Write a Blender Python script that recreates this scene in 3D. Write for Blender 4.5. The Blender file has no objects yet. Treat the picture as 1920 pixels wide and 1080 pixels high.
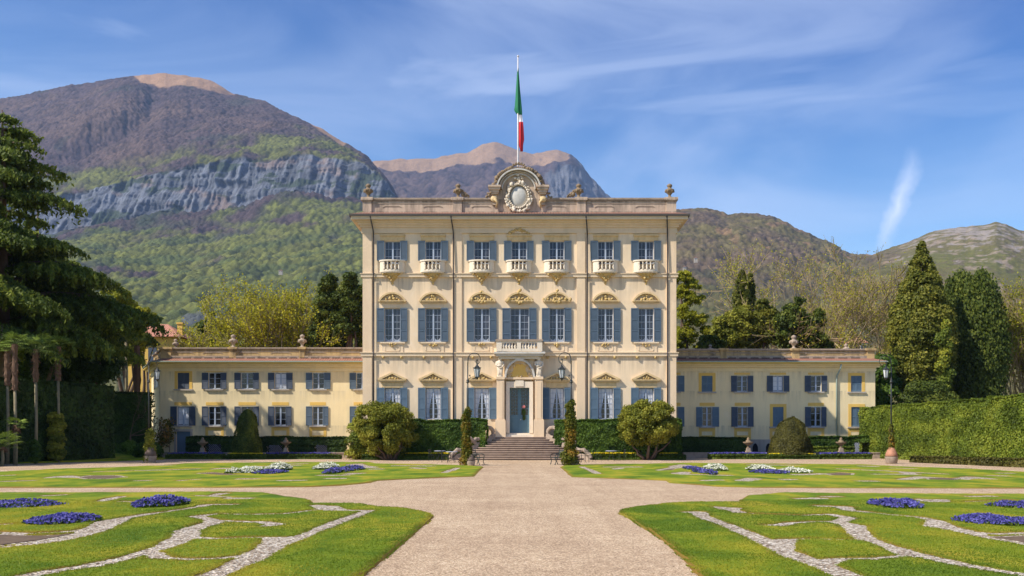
import bpy, math, random
import numpy as np
from mathutils import Vector
R_ = math.radians
SC = bpy.context.scene
F, CX, CY, H = 1844.0, 978.0, 820.0, 1.7      # focal length, principal point, eye height of the view
# ---------------------------------------------------------------- camera
cd = bpy.data.cameras.new("camera"); cam = bpy.data.objects.new("camera", cd)
SC.collection.objects.link(cam); SC.camera = cam
cam.location = (0, 0, H); cam.rotation_euler = (R_(90), 0, 0)
cd.sensor_width = 36; cd.lens = F / 1920 * 36
cd.shift_x = (960 - CX) / 1920; cd.shift_y = (CY - 540) / 1920
cd.clip_start = .1; cd.clip_end = 60000
# ---------------------------------------------------------------- sky, sun, exposure
SUN_AZ, SUN_EL = R_(62), R_(45)
sd = Vector((-math.sin(SUN_AZ) * math.cos(SUN_EL), -math.cos(SUN_AZ) * math.cos(SUN_EL), math.sin(SUN_EL)))
W = bpy.data.worlds.new("World"); SC.world = W; W.use_nodes = True
nt = W.node_tree; nt.nodes.clear()
def N(t, **k):
    n = nt.nodes.new(t)
    for a, b in k.items(): setattr(n, a, b)
    return n
out = N('ShaderNodeOutputWorld'); bg = N('ShaderNodeBackground'); bg.inputs[1].default_value = .135
sky = N('ShaderNodeTexSky', sky_type='NISHITA', sun_disc=False, sun_elevation=SUN_EL,
        sun_rotation=math.atan2(sd.x, sd.y), altitude=200, air_density=1.0, dust_density=.15, ozone_density=4.5)
tc = N('ShaderNodeTexCoord')
mp = N('ShaderNodeMapping'); mp.inputs['Rotation'].default_value = (0, R_(-28), R_(10)); mp.inputs['Scale'].default_value = (1.3, 1.3, 3.4)
n1 = N('ShaderNodeTexNoise'); n1.inputs['Scale'].default_value = 1.9; n1.inputs['Detail'].default_value = 9; n1.inputs['Roughness'].default_value = .52; n1.inputs['Distortion'].default_value = .9
r1 = N('ShaderNodeMapRange', interpolation_type='SMOOTHSTEP'); r1.inputs[1].default_value = .36; r1.inputs[2].default_value = .74; r1.inputs[3].default_value = .02; r1.inputs[4].default_value = .46
mp2 = N('ShaderNodeMapping'); mp2.inputs['Rotation'].default_value = (0, R_(35), R_(-20)); mp2.inputs['Scale'].default_value = (1.2, 2, 7)
n2 = N('ShaderNodeTexNoise'); n2.inputs['Scale'].default_value = 1.6; n2.inputs['Detail'].default_value = 8; n2.inputs['Roughness'].default_value = .5; n2.inputs['Distortion'].default_value = .8
r2 = N('ShaderNodeMapRange', interpolation_type='SMOOTHSTEP'); r2.inputs[1].default_value = .50; r2.inputs[2].default_value = .74; r2.inputs[4].default_value = .42
mx0 = N('ShaderNodeMath', operation='MAXIMUM')
mix = N('ShaderNodeMixRGB'); mix.inputs[2].default_value = (4.8, 5.5, 7.0, 1)
hsv = N('ShaderNodeHueSaturation'); hsv.inputs['Saturation'].default_value = 1.2
L = nt.links.new
L(tc.outputs['Generated'], mp.inputs[0]); L(mp.outputs[0], n1.inputs[0]); L(n1.outputs[0], r1.inputs[0])
L(tc.outputs['Generated'], mp2.inputs[0]); L(mp2.outputs[0], n2.inputs[0]); L(n2.outputs[0], r2.inputs[0])
L(r1.outputs[0], mx0.inputs[0]); L(r2.outputs[0], mx0.inputs[1]); pass
# deeper blue overhead, and one upright wisp of cirrus low over the right hills (both fixed to the sky's own directions)
sx = N('ShaderNodeSeparateXYZ'); L(tc.outputs['Generated'], sx.inputs[0])
ge = N('ShaderNodeMapRange', interpolation_type='SMOOTHSTEP'); ge.inputs[1].default_value = .05; ge.inputs[2].default_value = .50; L(sx.outputs[2], ge.inputs[0])
dp = N('ShaderNodeMixRGB', blend_type='MIX'); dp.inputs[1].default_value = (1.28, 1.14, 1.02, 1); dp.inputs[2].default_value = (.045, .34, .66, 1); gx = N('ShaderNodeMapRange'); gx.inputs[1].default_value = -.6; gx.inputs[2].default_value = .6; gx.inputs[3].default_value = .72; gx.inputs[4].default_value = 1.1; L(sx.outputs[0], gx.inputs[0]); gm = N('ShaderNodeMath', operation='MULTIPLY', use_clamp=True); L(ge.outputs[0], gm.inputs[0]); L(gx.outputs[0], gm.inputs[1]); L(gm.outputs[0], dp.inputs[0])
mu = N('ShaderNodeMixRGB', blend_type='MULTIPLY'); mu.inputs[0].default_value = 1; L(sky.outputs[0], hsv.inputs['Color']); L(hsv.outputs[0], mu.inputs[1]); L(dp.outputs[0], mu.inputs[2]); L(mu.outputs[0], mix.inputs[1])
def M_(op, a, b=None, c=None):
    n = N('ShaderNodeMath', operation=op)
    for i, v in enumerate((a, b, c)):
        if v is None: continue
        if hasattr(v, 'links'): L(v, n.inputs[i])
        else: n.inputs[i].default_value = v
    return n.outputs[0]
ax_ = M_('DIVIDE', sx.outputs[0], sx.outputs[1]); az_ = M_('DIVIDE', sx.outputs[2], sx.outputs[1])
nw = N('ShaderNodeTexNoise'); nw.inputs['Scale'].default_value = 14; nw.inputs['Detail'].default_value = 7; nw.inputs['Roughness'].default_value = .6; L(tc.outputs['Generated'], nw.inputs[0])
wo = M_('MULTIPLY', M_('SUBTRACT', nw.outputs[0], .5), .05)
ac = M_('ABSOLUTE', M_('ADD', M_('SUBTRACT', M_('SUBTRACT', ax_, .385), M_('MULTIPLY', M_('SUBTRACT', az_, .25), .33)), wo)); al = M_('ABSOLUTE', M_('SUBTRACT', az_, .235))
wa = M_('MULTIPLY', M_('SMOOTH_MAX', M_('SUBTRACT', 1, M_('DIVIDE', ac, .014)), 0, .1), M_('SMOOTH_MAX', M_('SUBTRACT', 1, M_('DIVIDE', al, .065)), 0, .1))
wisp = M_('MULTIPLY', M_('MULTIPLY', wa, M_('GREATER_THAN', sx.outputs[1], 0)), 1.0)
cx_ = N('ShaderNodeMapRange'); cx_.inputs[1].default_value = .12; cx_.inputs[2].default_value = .5; cx_.inputs[3].default_value = 1; cx_.inputs[4].default_value = .4; L(sx.outputs[0], cx_.inputs[0]); L(M_('MAXIMUM', M_('MULTIPLY', mx0.outputs[0], cx_.outputs[0]), wisp), mix.inputs[0]); L(mix.outputs[0], bg.inputs[0]); L(bg.outputs[0], out.inputs[0])
sl = bpy.data.lights.new("sun", 'SUN'); sl.energy = 4.9; sl.angle = R_(.6); sl.color = (1, .92, .80)
so = bpy.data.objects.new("sun", sl); SC.collection.objects.link(so)
so.rotation_euler = sd.to_track_quat('Z', 'Y').to_euler(); so.location = (-40, -30, 60)
SC.view_settings.view_transform = 'Standard'; SC.view_settings.look = 'None'
SC.view_settings.exposure = 0.5; SC.view_settings.gamma = 1; SC.view_settings.use_curve_mapping = False
SC.cycles.max_bounces = 6; SC.cycles.volume_bounces = 0; SC.cycles.transparent_max_bounces = 8
# ---------------------------------------------------------------- helpers
WL = {}
def link(name, data, parent=None, loc=(0, 0, 0)):
    o = bpy.data.objects.new(name, data); SC.collection.objects.link(o)
    loc = Vector(loc); WL[o] = loc
    if parent: o.parent = parent; o.location = loc - WL[parent]
    else: o.location = loc
    return o
def tag(o, label, cat, group=None, kind=None):
    o['label'] = label
    if cat: o['category'] = cat
    if group: o['group'] = group
    if kind: o['kind'] = kind
    return o
def thing(name, label, cat, loc=(0, 0, 0), group=None): return tag(link(name, None, None, loc), label, cat, group)
class MB:
    def __init__(s): s.v = []; s.f = []; s.m = []; s.cur = 0
    def add(s, vs, fs):
        b = len(s.v); s.v += [tuple(v) for v in vs]
        for f in fs: s.f.append([i + b for i in f]); s.m.append(s.cur)
        return s
    def box(s, x0, x1, y0, y1, z0, z1):
        return s.add([(x0,y0,z0),(x1,y0,z0),(x1,y1,z0),(x0,y1,z0),(x0,y0,z1),(x1,y0,z1),(x1,y1,z1),(x0,y1,z1)],
              [(0,3,2,1),(4,5,6,7),(0,1,5,4),(1,2,6,5),(2,3,7,6),(3,0,4,7)])
    def prism(s, pts, y0, y1):                 # polygon (x,z) extruded along y
        n = len(pts); vs = [(x, y0, z) for x, z in pts] + [(x, y1, z) for x, z in pts]
        fs = [list(range(n)), list(range(2*n-1, n-1, -1))] + [(i, i+n, (i+1) % n + n, (i+1) % n) for i in range(n)]
        return s.add(vs, fs)
    def prismz(s, pts, z0, z1):                # polygon (x,y) extruded along z
        n = len(pts); vs = [(x, y, z0) for x, y in pts] + [(x, y, z1) for x, y in pts]
        fs = [list(range(n))[::-1], list(range(n, 2*n))] + [(i, (i+1) % n, (i+1) % n + n, i+n) for i in range(n)]
        return s.add(vs, fs)
    def lathe(s, prof, c=(0, 0, 0), n=14, a0=0, a1=2*math.pi, sx=1, sy=1):
        full = abs(a1 - a0 - 2*math.pi) < 1e-4; m = n if full else n + 1; vs = []
        for r, z in prof:
            for i in range(m):
                a = a0 + (a1 - a0) * i / n; vs.append((c[0] + r*math.cos(a)*sx, c[1] + r*math.sin(a)*sy, c[2] + z))
        fs = []
        for k in range(len(prof)-1):
            for i in range(n):
                j = (i+1) % m; fs.append((k*m+i, k*m+j, (k+1)*m+j, (k+1)*m+i))
        return s.add(vs, fs)
    def tube(s, pts, rad, n=6, cap=True):
        P = [Vector(p) for p in pts]; m = len(P)
        if not hasattr(rad, '__len__'): rad = [rad]*m
        vs = []; up = Vector((0, 0, 1)); last = None
        for i in range(m):
            d = (P[min(i+1, m-1)] - P[max(i-1, 0)])
            d = d.normalized() if d.length > 1e-9 else Vector((0, 0, 1))
            if last is None:
                a = d.cross(up if abs(d.z) < .9 else Vector((1, 0, 0))).normalized()
            else: a = (last - d * last.dot(d)).normalized()
            last = a; b = d.cross(a)
            for k in range(n):
                t = 2*math.pi*k/n; vs.append(P[i] + (a*math.cos(t) + b*math.sin(t))*rad[i])
        fs = [(i*n+k, i*n+(k+1) % n, (i+1)*n+(k+1) % n, (i+1)*n+k) for i in range(m-1) for k in range(n)]
        if cap: fs += [list(range(n))[::-1], list(range((m-1)*n, m*n))]
        return s.add(vs, fs)
    def ball(s, c, r, n=6):
        rx, ry, rz = (r, r, r) if not hasattr(r, '__len__') else r
        m = 2*n; vs = [(c[0], c[1], c[2]-rz)]
        for i in range(1, n):
            p = -math.pi/2 + math.pi*i/n
            for k in range(m):
                t = 2*math.pi*k/m; vs.append((c[0]+rx*math.cos(p)*math.cos(t), c[1]+ry*math.cos(p)*math.sin(t), c[2]+rz*math.sin(p)))
        vs.append((c[0], c[1], c[2]+rz)); fs = [(0, 1+(k+1) % m, 1+k) for k in range(m)]
        for i in range(n-2): fs += [(1+i*m+k, 1+i*m+(k+1) % m, 1+(i+1)*m+(k+1) % m, 1+(i+1)*m+k) for k in range(m)]
        e = len(vs)-1; fs += [(1+(n-2)*m+k, 1+(n-2)*m+(k+1) % m, e) for k in range(m)]
        return s.add(vs, fs)
    def mesh(s, name, mats, smooth=False):
        me = bpy.data.meshes.new(name); me.from_pydata(s.v, [], s.f)
        for m in (mats if isinstance(mats, (list, tuple)) else [mats]): me.materials.append(m)
        if any(s.m): me.polygons.foreach_set('material_index', s.m)
        if smooth: me.polygons.foreach_set('use_smooth', [True]*len(s.f))
        me.update(); return me
    def obj(s, name, mats, parent=None, loc=(0, 0, 0), smooth=False):
        return link(name, s.mesh(name, mats, smooth), parent, loc)
def P(px, py, Y): return ((px - CX) / F * Y, Y, H + (CY - py) / F * Y)
def G(px, py): Y = H * F / (py - CY); return ((px - CX) / F * Y, Y)
# fast mesh from arrays of quads: V (n,4,3)
def quadmesh(name, V, mat, rnd=None, extra=None, smooth=False):
    V = np.asarray(V, np.float32); n = len(V); vs = V.reshape(-1, 3)
    me = bpy.data.meshes.new(name); nf = n; loops = np.arange(4*n, dtype=np.int32)
    if extra is not None:                      # an MB joined in
        ev = np.array(extra.v, np.float32); fq = [f for f in extra.f if len(f) == 4]
        loops = np.concatenate([loops, (np.array(fq, np.int32) + len(vs)).ravel()]); vs = np.concatenate([vs, ev]); nf += len(fq)
        if rnd is not None: rnd = np.concatenate([rnd, np.full(len(fq), .12)])
    me.vertices.add(len(vs)); me.vertices.foreach_set('co', vs.ravel())
    me.loops.add(4*nf); me.loops.foreach_set('vertex_index', loops)
    me.polygons.add(nf); me.polygons.foreach_set('loop_start', np.arange(0, 4*nf, 4, dtype=np.int32)); me.polygons.foreach_set('loop_total', np.full(nf, 4, np.int32))
    me.update(calc_edges=True)
    if rnd is not None:
        a = me.attributes.new('rnd', 'FLOAT', 'FACE'); a.data.foreach_set('value', rnd.astype(np.float32))
    for m in (mat if isinstance(mat, (list, tuple)) else [mat]): me.materials.append(m)
    return me
rg = np.random.default_rng(7)
def unit(a): return a / np.maximum(np.linalg.norm(a, axis=-1, keepdims=True), 1e-9)
def leaves(C, Nn, size, jit=.7, aspect=1.0, droop=None):
    n = len(C); Nn = unit(unit(Nn) + rg.normal(0, jit, (n, 3)))
    T = unit(np.cross(Nn, rg.normal(0, 1, (n, 3))))
    if droop is not None: T = unit(T*(1-droop) + np.array([0, 0, -1.])*droop)
    B = unit(np.cross(Nn, T)); s = (np.asarray(size) * rg.uniform(.6, 1.3, n))[:, None] * .5
    T = T*s*aspect; B = B*s
    return np.stack([C - T - B*.25, C - T*.1 - B, C + T + B*.2, C + T*.05 + B], 1)
def blobs_leaves(blobs, n, size, jit=.55, droop=None, aspect=1.3, under=.35, shell=(.72, 1.12)):
    """blobs: rows cx,cy,cz,rx,ry,rz. Leaves spread through each clump's outer shell."""
    b = np.asarray(blobs, float); w = (b[:, 3]*b[:, 5] + b[:, 4]*b[:, 5] + b[:, 3]*b[:, 4]); w /= w.sum()
    idx = rg.choice(len(b), n, p=w); d = unit(rg.normal(0, 1, (n, 3)))
    flip = (d[:, 2] < 0) & (rg.random(n) > under); d[flip, 2] *= -1
    rad = rg.uniform(*shell, n)[:, None]
    C = b[idx, :3] + d * rad * b[idx, 3:6]; Nn = d / b[idx, 3:6]
    br = rg.random(len(b)) ; rnd = np.clip(br[idx]*.6 + rg.random(n)*.5 - .05, 0, 1)
    return leaves(C, Nn, size, jit, aspect, droop), rnd
# numpy noise
def _h(ix, iy, s): 
    a = (ix.astype(np.int64)*374761393 + iy.astype(np.int64)*668265263 + s*1274126177) & 0xffffffff
    a = ((a ^ (a >> 13))*1274126177) & 0xffffffff; return ((a ^ (a >> 16)) & 0xffffff) / float(0xffffff)
def vnoise(x, y, s=0):
    ix = np.floor(x); iy = np.floor(y); fx = x-ix; fy = y-iy; fx = fx*fx*(3-2*fx); fy = fy*fy*(3-2*fy)
    a = _h(ix, iy, s); b = _h(ix+1, iy, s); c = _h(ix, iy+1, s); d = _h(ix+1, iy+1, s)
    return (a*(1-fx)+b*fx)*(1-fy) + (c*(1-fx)+d*fx)*fy
def fbm(x, y, s=0, o=5, g=.5):
    r = 0; a = 1; t = 0
    for i in range(o): r = r + a*(vnoise(x*2**i+i*17.3, y*2**i+i*9.1, s+i)-.5); t += a; a *= g
    return r / t * 2
def worley(x, y, s=0):
    ix = np.floor(x); iy = np.floor(y); best = np.full(x.shape, 9.); bid = np.zeros(x.shape)
    for dx in (-1, 0, 1):
        for dy in (-1, 0, 1):
            cx = ix+dx; cy = iy+dy; px = cx+_h(cx, cy, s); py = cy+_h(cx, cy, s+5)
            d = (px-x)**2+(py-y)**2; m = d < best; best = np.where(m, d, best); bid = np.where(m, _h(cx, cy, s+9), bid)
    return np.sqrt(best), bid
# ---------------------------------------------------------------- materials
def newmat(name):
    m = bpy.data.materials.new(name); m.use_nodes = True; t = m.node_tree; b = t.nodes['Principled BSDF']; return m, t, b
def ramp2(t, fac, stops):
    r = t.nodes.new('ShaderNodeValToRGB'); e = r.color_ramp.elements
    while len(e) < len(stops): e.new(.5)
    for k, (p, c) in enumerate(stops): e[k].position = p; e[k].color = (*c, 1)
    t.links.new(fac, r.inputs[0]); return r.outputs[0]
def noise(t, scale, det=4, rough=.55, vec=None, dist=0):
    n = t.nodes.new('ShaderNodeTexNoise'); n.inputs['Scale'].default_value = scale; n.inputs['Detail'].default_value = det
    n.inputs['Roughness'].default_value = rough; n.inputs['Distortion'].default_value = dist
    if vec is not None: t.links.new(vec, n.inputs[0])
    return n.outputs[0]
def objco(t, sc=(1, 1, 1), geo=True):
    g = t.nodes.new('ShaderNodeNewGeometry').outputs['Position'] if geo else t.nodes.new('ShaderNodeTexCoord').outputs['Object']
    m = t.nodes.new('ShaderNodeMapping'); m.inputs['Scale'].default_value = sc; t.links.new(g, m.inputs[0]); return m.outputs[0]
def mixc(t, fac, a, b, mode='MIX'):
    m = t.nodes.new('ShaderNodeMixRGB'); m.blend_type = mode
    for i, v in ((0, fac), (1, a), (2, b)):
        if hasattr(v, 'is_output') or hasattr(v, 'links'): t.links.new(v, m.inputs[i])
        else: m.inputs[i].default_value = v if i == 0 else (*v, 1)
    return m.outputs[0]
def bump(t, b, h, strength=.3, dist=.02):
    n = t.nodes.new('ShaderNodeBump'); n.inputs['Strength'].default_value = strength; n.inputs['Distance'].default_value = dist
    t.links.new(h, n.inputs['Height']); t.links.new(n.outputs[0], b.inputs['Normal'])
def plaster(name, base, stain, amt=.5, rough=.85, streak=(1.6, 1.6, .22), bs=.25, hot=None, levels=(), drip=(.2, .15, .1), reach=1.5):
    m, t, b = newmat(name); p = objco(t)
    n1 = noise(t, .45, 6, .6, p); c = mixc(t, n1, tuple(x*.86 for x in base), tuple(min(1, x*1.10) for x in base))
    s = objco(t, streak); n2 = noise(t, 1.0, 7, .65, s)
    r = t.nodes.new('ShaderNodeMapRange'); r.inputs[1].default_value = .46; r.inputs[2].default_value = .8; r.inputs[4].default_value = amt; t.links.new(n2, r.inputs[0])
    c = mixc(t, r.outputs[0], c, stain)
    n4 = noise(t, .8, 5, .7, objco(t, (1, 1, .8)), 1.2)
    r4 = t.nodes.new('ShaderNodeMapRange'); r4.inputs[1].default_value = .55; r4.inputs[2].default_value = .7; r4.inputs[4].default_value = amt*.6; t.links.new(n4, r4.inputs[0])
    c = mixc(t, r4.outputs[0], c, hot or tuple(min(1, x*1.18) for x in base))
    if levels:                                 # rain streaks hanging below the mouldings at these heights
        sz = t.nodes.new('ShaderNodeSeparateXYZ'); t.links.new(p, sz.inputs[0]); acc = None
        for lv in levels:
            a1 = t.nodes.new('ShaderNodeMapRange'); a1.inputs[1].default_value = lv-reach; a1.inputs[2].default_value = lv; a1.inputs[3].default_value = 0; a1.inputs[4].default_value = 1; t.links.new(sz.outputs[2], a1.inputs[0])
            a2 = t.nodes.new('ShaderNodeMath'); a2.operation = 'LESS_THAN'; a2.inputs[1].default_value = lv; t.links.new(sz.outputs[2], a2.inputs[0])
            a3 = t.nodes.new('ShaderNodeMath'); a3.operation = 'MULTIPLY'; t.links.new(a1.outputs[0], a3.inputs[0]); t.links.new(a2.outputs[0], a3.inputs[1])
            if acc is None: acc = a3.outputs[0]
            else: a4 = t.nodes.new('ShaderNodeMath'); a4.operation = 'MAXIMUM'; t.links.new(acc, a4.inputs[0]); t.links.new(a3.outputs[0], a4.inputs[1]); acc = a4.outputs[0]
        ns = noise(t, 1.0, 6, .7, objco(t, (3.2, 3.2, .12))); rs = t.nodes.new('ShaderNodeMapRange'); rs.inputs[1].default_value = .42; rs.inputs[2].default_value = .66; t.links.new(ns, rs.inputs[0])
        mm = t.nodes.new('ShaderNodeMath'); mm.operation = 'MULTIPLY'; t.links.new(acc, mm.inputs[0]); t.links.new(rs.outputs[0], mm.inputs[1]); m2 = t.nodes.new('ShaderNodeMath'); m2.operation = 'MULTIPLY'; m2.inputs[1].default_value = .75; t.links.new(mm.outputs[0], m2.inputs[0])
        c = mixc(t, m2.outputs[0], c, drip)
    n3 = noise(t, 22, 4, .7, p); c = mixc(t, .18, c, mixc(t, n3, (.2, .2, .2), (1, 1, 1)), 'OVERLAY')
    t.links.new(c, b.inputs['Base Color']); b.inputs['Roughness'].default_value = rough; b.inputs['Specular IOR Level'].default_value = .2
    bump(t, b, n3, bs, .01); return m
def plain(name, col, rough=.5, metal=0, var=.12, sc=6, spec=.4):
    m, t, b = newmat(name); n = noise(t, sc, 4, .6, objco(t))
    t.links.new(mixc(t, n, tuple(x*(1-var*1.6) for x in col), tuple(min(1, x*(1+var*1.6)) for x in col)), b.inputs['Base Color'])
    b.inputs['Roughness'].default_value = rough; b.inputs['Metallic'].default_value = metal; b.inputs['Specular IOR Level'].default_value = spec; return m
def leafmat(name, dark, mid, light, trans=.28, rough=.6):
    m, t, b = newmat(name); a = t.nodes.new('ShaderNodeAttribute'); a.attribute_name = 'rnd'
    c = ramp2(t, a.outputs['Fac'], [(0, dark), (.5, mid), (1, light)])
    n = noise(t, .7, 3, .6, objco(t)); c = mixc(t, .35, c, mixc(t, n, (.15, .15, .15), (.95, .9, .8)), 'OVERLAY')
    t.links.new(c, b.inputs['Base Color']); b.inputs['Roughness'].default_value = rough; b.inputs['Specular IOR Level'].default_value = .25
    tr = t.nodes.new('ShaderNodeBsdfTranslucent'); t.links.new(c, tr.inputs[0]); ms = t.nodes.new('ShaderNodeMixShader'); ms.inputs[0].default_value = trans
    t.links.new(b.outputs[0], ms.inputs[1]); t.links.new(tr.outputs[0], ms.inputs[2]); t.links.new(ms.outputs[0], t.nodes['Material Output'].inputs[0]); return m
M = {}
M['villa'] = plaster('villa plaster', (.81, .635, .43), (.55, .43, .30), .85, hot=(.84, .70, .53), levels=(14.25, 13.9, 8.2, 7.85), drip=(.38, .30, .22))
M['pilaster'] = plaster('pilaster plaster', (.76, .58, .39), (.54, .40, .26), .7)
M['trim'] = plaster('pale trim', (.74, .58, .40), (.50, .40, .26), .5)
M['attic'] = plaster('weathered stone', (.56, .43, .32), (.10, .08, .07), 1.0, streak=(1.9, 1.9, .25), levels=(20.25, 19.3), drip=(.07, .06, .05), reach=.7)
M['wing'] = plaster('wing plaster', (.82, .665, .385), (.60, .49, .31), .6, hot=(.80, .68, .48), levels=(7.3, 5.65, 2.7), drip=(.42, .35, .24), reach=1.0)
M['wattic'] = plaster('wing parapet', (.54, .38, .18), (.08, .065, .05), 1.0, streak=(1.4, 1.4, .3), levels=(9.25,), drip=(.06, .05, .035), reach=.8)
M['wbase'] = plaster('grey render', (.42, .37, .31), (.2, .17, .14), .8)
M['ochre'] = plaster('ochre paint', (.74, .47, .12), (.55, .36, .12), .4)
M['wyellow'] = plaster('deep yellow eave', (.66, .46, .13), (.4, .28, .1), .4)
M['gold'] = plaster('ochre stone', (.58, .41, .17), (.20, .14, .05), .8, streak=(4, 4, 3), bs=.5)
M['ped'] = plaster('pediment stone', (.68, .50, .27), (.34, .24, .11), .7, streak=(3, 3, 2))
M['white'] = plaster('white stone', (.76, .66, .52), (.5, .42, .3), .5, streak=(3, 3, 1.5), bs=.4)
M['marble'] = plaster('grey white marble', (.58, .56, .51), (.33, .29, .22), .7, streak=(3, 3, 3), bs=.5)
M['stone'] = plaster('old stone', (.38, .30, .23), (.13, .10, .08), .9, streak=(2.5, 2.5, 2.5), bs=.6)
M['darkstone'] = plaster('lichened stone', (.26, .19, .12), (.09, .065, .04), .8, streak=(5, 5, 5), bs=.6)
M['shutter'] = plain('blue grey shutter', (.085, .125, .17), .5, var=.1, sc=1.2)
M['wshutter'] = plain('slate shutter', (.060, .080, .115), .55, var=.12, sc=1)
M['shutterlit'] = plain('lit blue shutter', (.10, .16, .22), .55, var=.15, sc=1)  # lit copy of the shutter paint, sunlight put into the colour
M['frame'] = plain('pale blue frame', (.36, .42, .52), .5, var=.05)
M['door'] = plain('teal blue door paint', (.085, .17, .23), .45, var=.1, sc=2)
M['gutter'] = plain('dark metal gutter', (.075, .065, .055), .5, var=.2)
M['pipe'] = plain('dark downpipe', (.055, .045, .045), .5, var=.2)
M['palepipe'] = plain('green grey downpipe', (.30, .36, .31), .5, var=.15)
M['iron'] = plain('black iron', (.022, .026, .024), .45, var=.2, spec=.5)
M['irongreen'] = plain('green black iron', (.03, .05, .045), .45, var=.2, spec=.5)
M['lampglass'] = plain('cloudy lamp glass', (.55, .58, .60), .15, var=.2)
M['curtain'] = plain('white lace curtain', (.66, .68, .72), .8, var=.1, sc=9)
M['terracotta'] = plain('terracotta', (.42, .20, .12), .8, var=.25, sc=5)
M['bark'] = plain('brown bark', (.12, .08, .055), .9, var=.35, sc=5)
M['greybark'] = plain('grey bark', (.22, .185, .11), .9, var=.35, sc=5)
M['twig'] = plain('tan twigs', (.32, .235, .13), .9, var=.3, sc=2)
M['fibre'] = plain('palm fibre', (.13, .075, .045), .95, var=.4, sc=12)
M['poleW'] = plain('white painted pole', (.62, .60, .58), .4, var=.1)
M['green'] = plain('flag green', (.012, .17, .07), .7, var=.1); M['fwhite'] = plain('flag white', (.75, .72, .76), .7, var=.03); M['red'] = plain('flag red', (.55, .02, .03), .7, var=.1)
M['void'] = plain('dark interior', (.012, .012, .014), .9, var=.1)
M['soil'] = plain('brown soil', (.13, .085, .05), .95, var=.5, sc=9)
M['whitetop'] = plain('pale table top', (.55, .58, .65), .3, var=.05)
def glassmat(name, base, rough=.06):
    m, t, b = newmat(name); p = objco(t, (1.3, 1.3, .9)); n = noise(t, 1.1, 4, .7, p)
    t.links.new(ramp2(t, n, [(.42, tuple(x*.35 for x in base)), (.6, base)]), b.inputs['Base Color'])
    b.inputs['Roughness'].default_value = rough; b.inputs['Specular IOR Level'].default_value = .6
    bump(t, b, noise(t, 3, 2, .5, p), .08, .02); return m
M['glass'] = glassmat('villa window glass', (.055, .058, .08)); M['wglass'] = glassmat('wing window glass', (.018, .018, .022), .12)
def tilemat(name, a, b_):
    m, t, b = newmat(name); w = t.nodes.new('ShaderNodeTexWave'); w.inputs['Scale'].default_value = 1.5; w.inputs['Distortion'].default_value = .5; t.links.new(objco(t), w.inputs[0])
    n = noise(t, 2.5, 6, .7, objco(t)); t.links.new(mixc(t, n, a, b_), b.inputs['Base Color']); b.inputs['Roughness'].default_value = .9; bump(t, b, w.outputs[0], .8, .05); return m
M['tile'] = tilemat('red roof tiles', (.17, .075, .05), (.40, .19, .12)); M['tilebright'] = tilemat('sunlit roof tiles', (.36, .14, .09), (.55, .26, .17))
# vegetation
M['hedge'] = leafmat('laurel leaves', (.030, .065, .010), (.07, .13, .016), (.14, .22, .028))
M['dhedge'] = leafmat('dark yew leaves', (.020, .042, .010), (.038, .072, .014), (.064, .112, .022), .2)
M['rhedge'] = leafmat('clipped hedge leaves', (.07, .105, .012), (.145, .20, .018), (.27, .31, .035))
M['var'] = leafmat('variegated leaves', (.06, .10, .015), (.16, .20, .02), (.42, .40, .04))
M['ball'] = leafmat('olive green leaves', (.09, .11, .014), (.22, .235, .026), (.42, .40, .06), .35)
M['yew'] = leafmat('bronze yew leaves', (.042, .042, .009), (.078, .076, .013), (.125, .115, .022), .2)
M['cedar'] = leafmat('cedar needles', (.038, .066, .014), (.105, .15, .022), (.27, .31, .045), .4)
M['darkleaf'] = leafmat('dark evergreen leaves', (.035, .058, .011), (.085, .12, .016), (.18, .205, .03), .3)
M['cypress'] = leafmat('cypress leaves', (.055, .072, .010), (.135, .15, .018), (.27, .25, .032), .3)
M['spring'] = leafmat('yellow green spring leaves', (.16, .18, .015), (.32, .33, .025), (.50, .47, .04), .45)
M['willow'] = leafmat('catkin leaves', (.22, .22, .015), (.42, .40, .025), (.60, .54, .04), .5)
M['rose'] = leafmat('climbing rose leaves', (.05, .075, .01), (.14, .15, .015), (.32, .17, .02), .3)
M['palm'] = leafmat('palm fronds', (.08, .12, .02), (.15, .22, .035), (.25, .34, .06), .3)
M['box'] = leafmat('box edging leaves', (.035, .065, .008), (.07, .115, .012), (.14, .19, .02))
M['blue'] = leafmat('violet blue petals', (.03, .028, .14), (.06, .055, .27), (.17, .16, .50), .2)
M['whitefl'] = leafmat('cream white petals', (.35, .38, .20), (.75, .74, .58), (.9, .9, .82), .2)
M['yellowfl'] = leafmat('yellow petals', (.35, .28, .01), (.75, .55, .01), (.9, .75, .03), .2)
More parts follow.
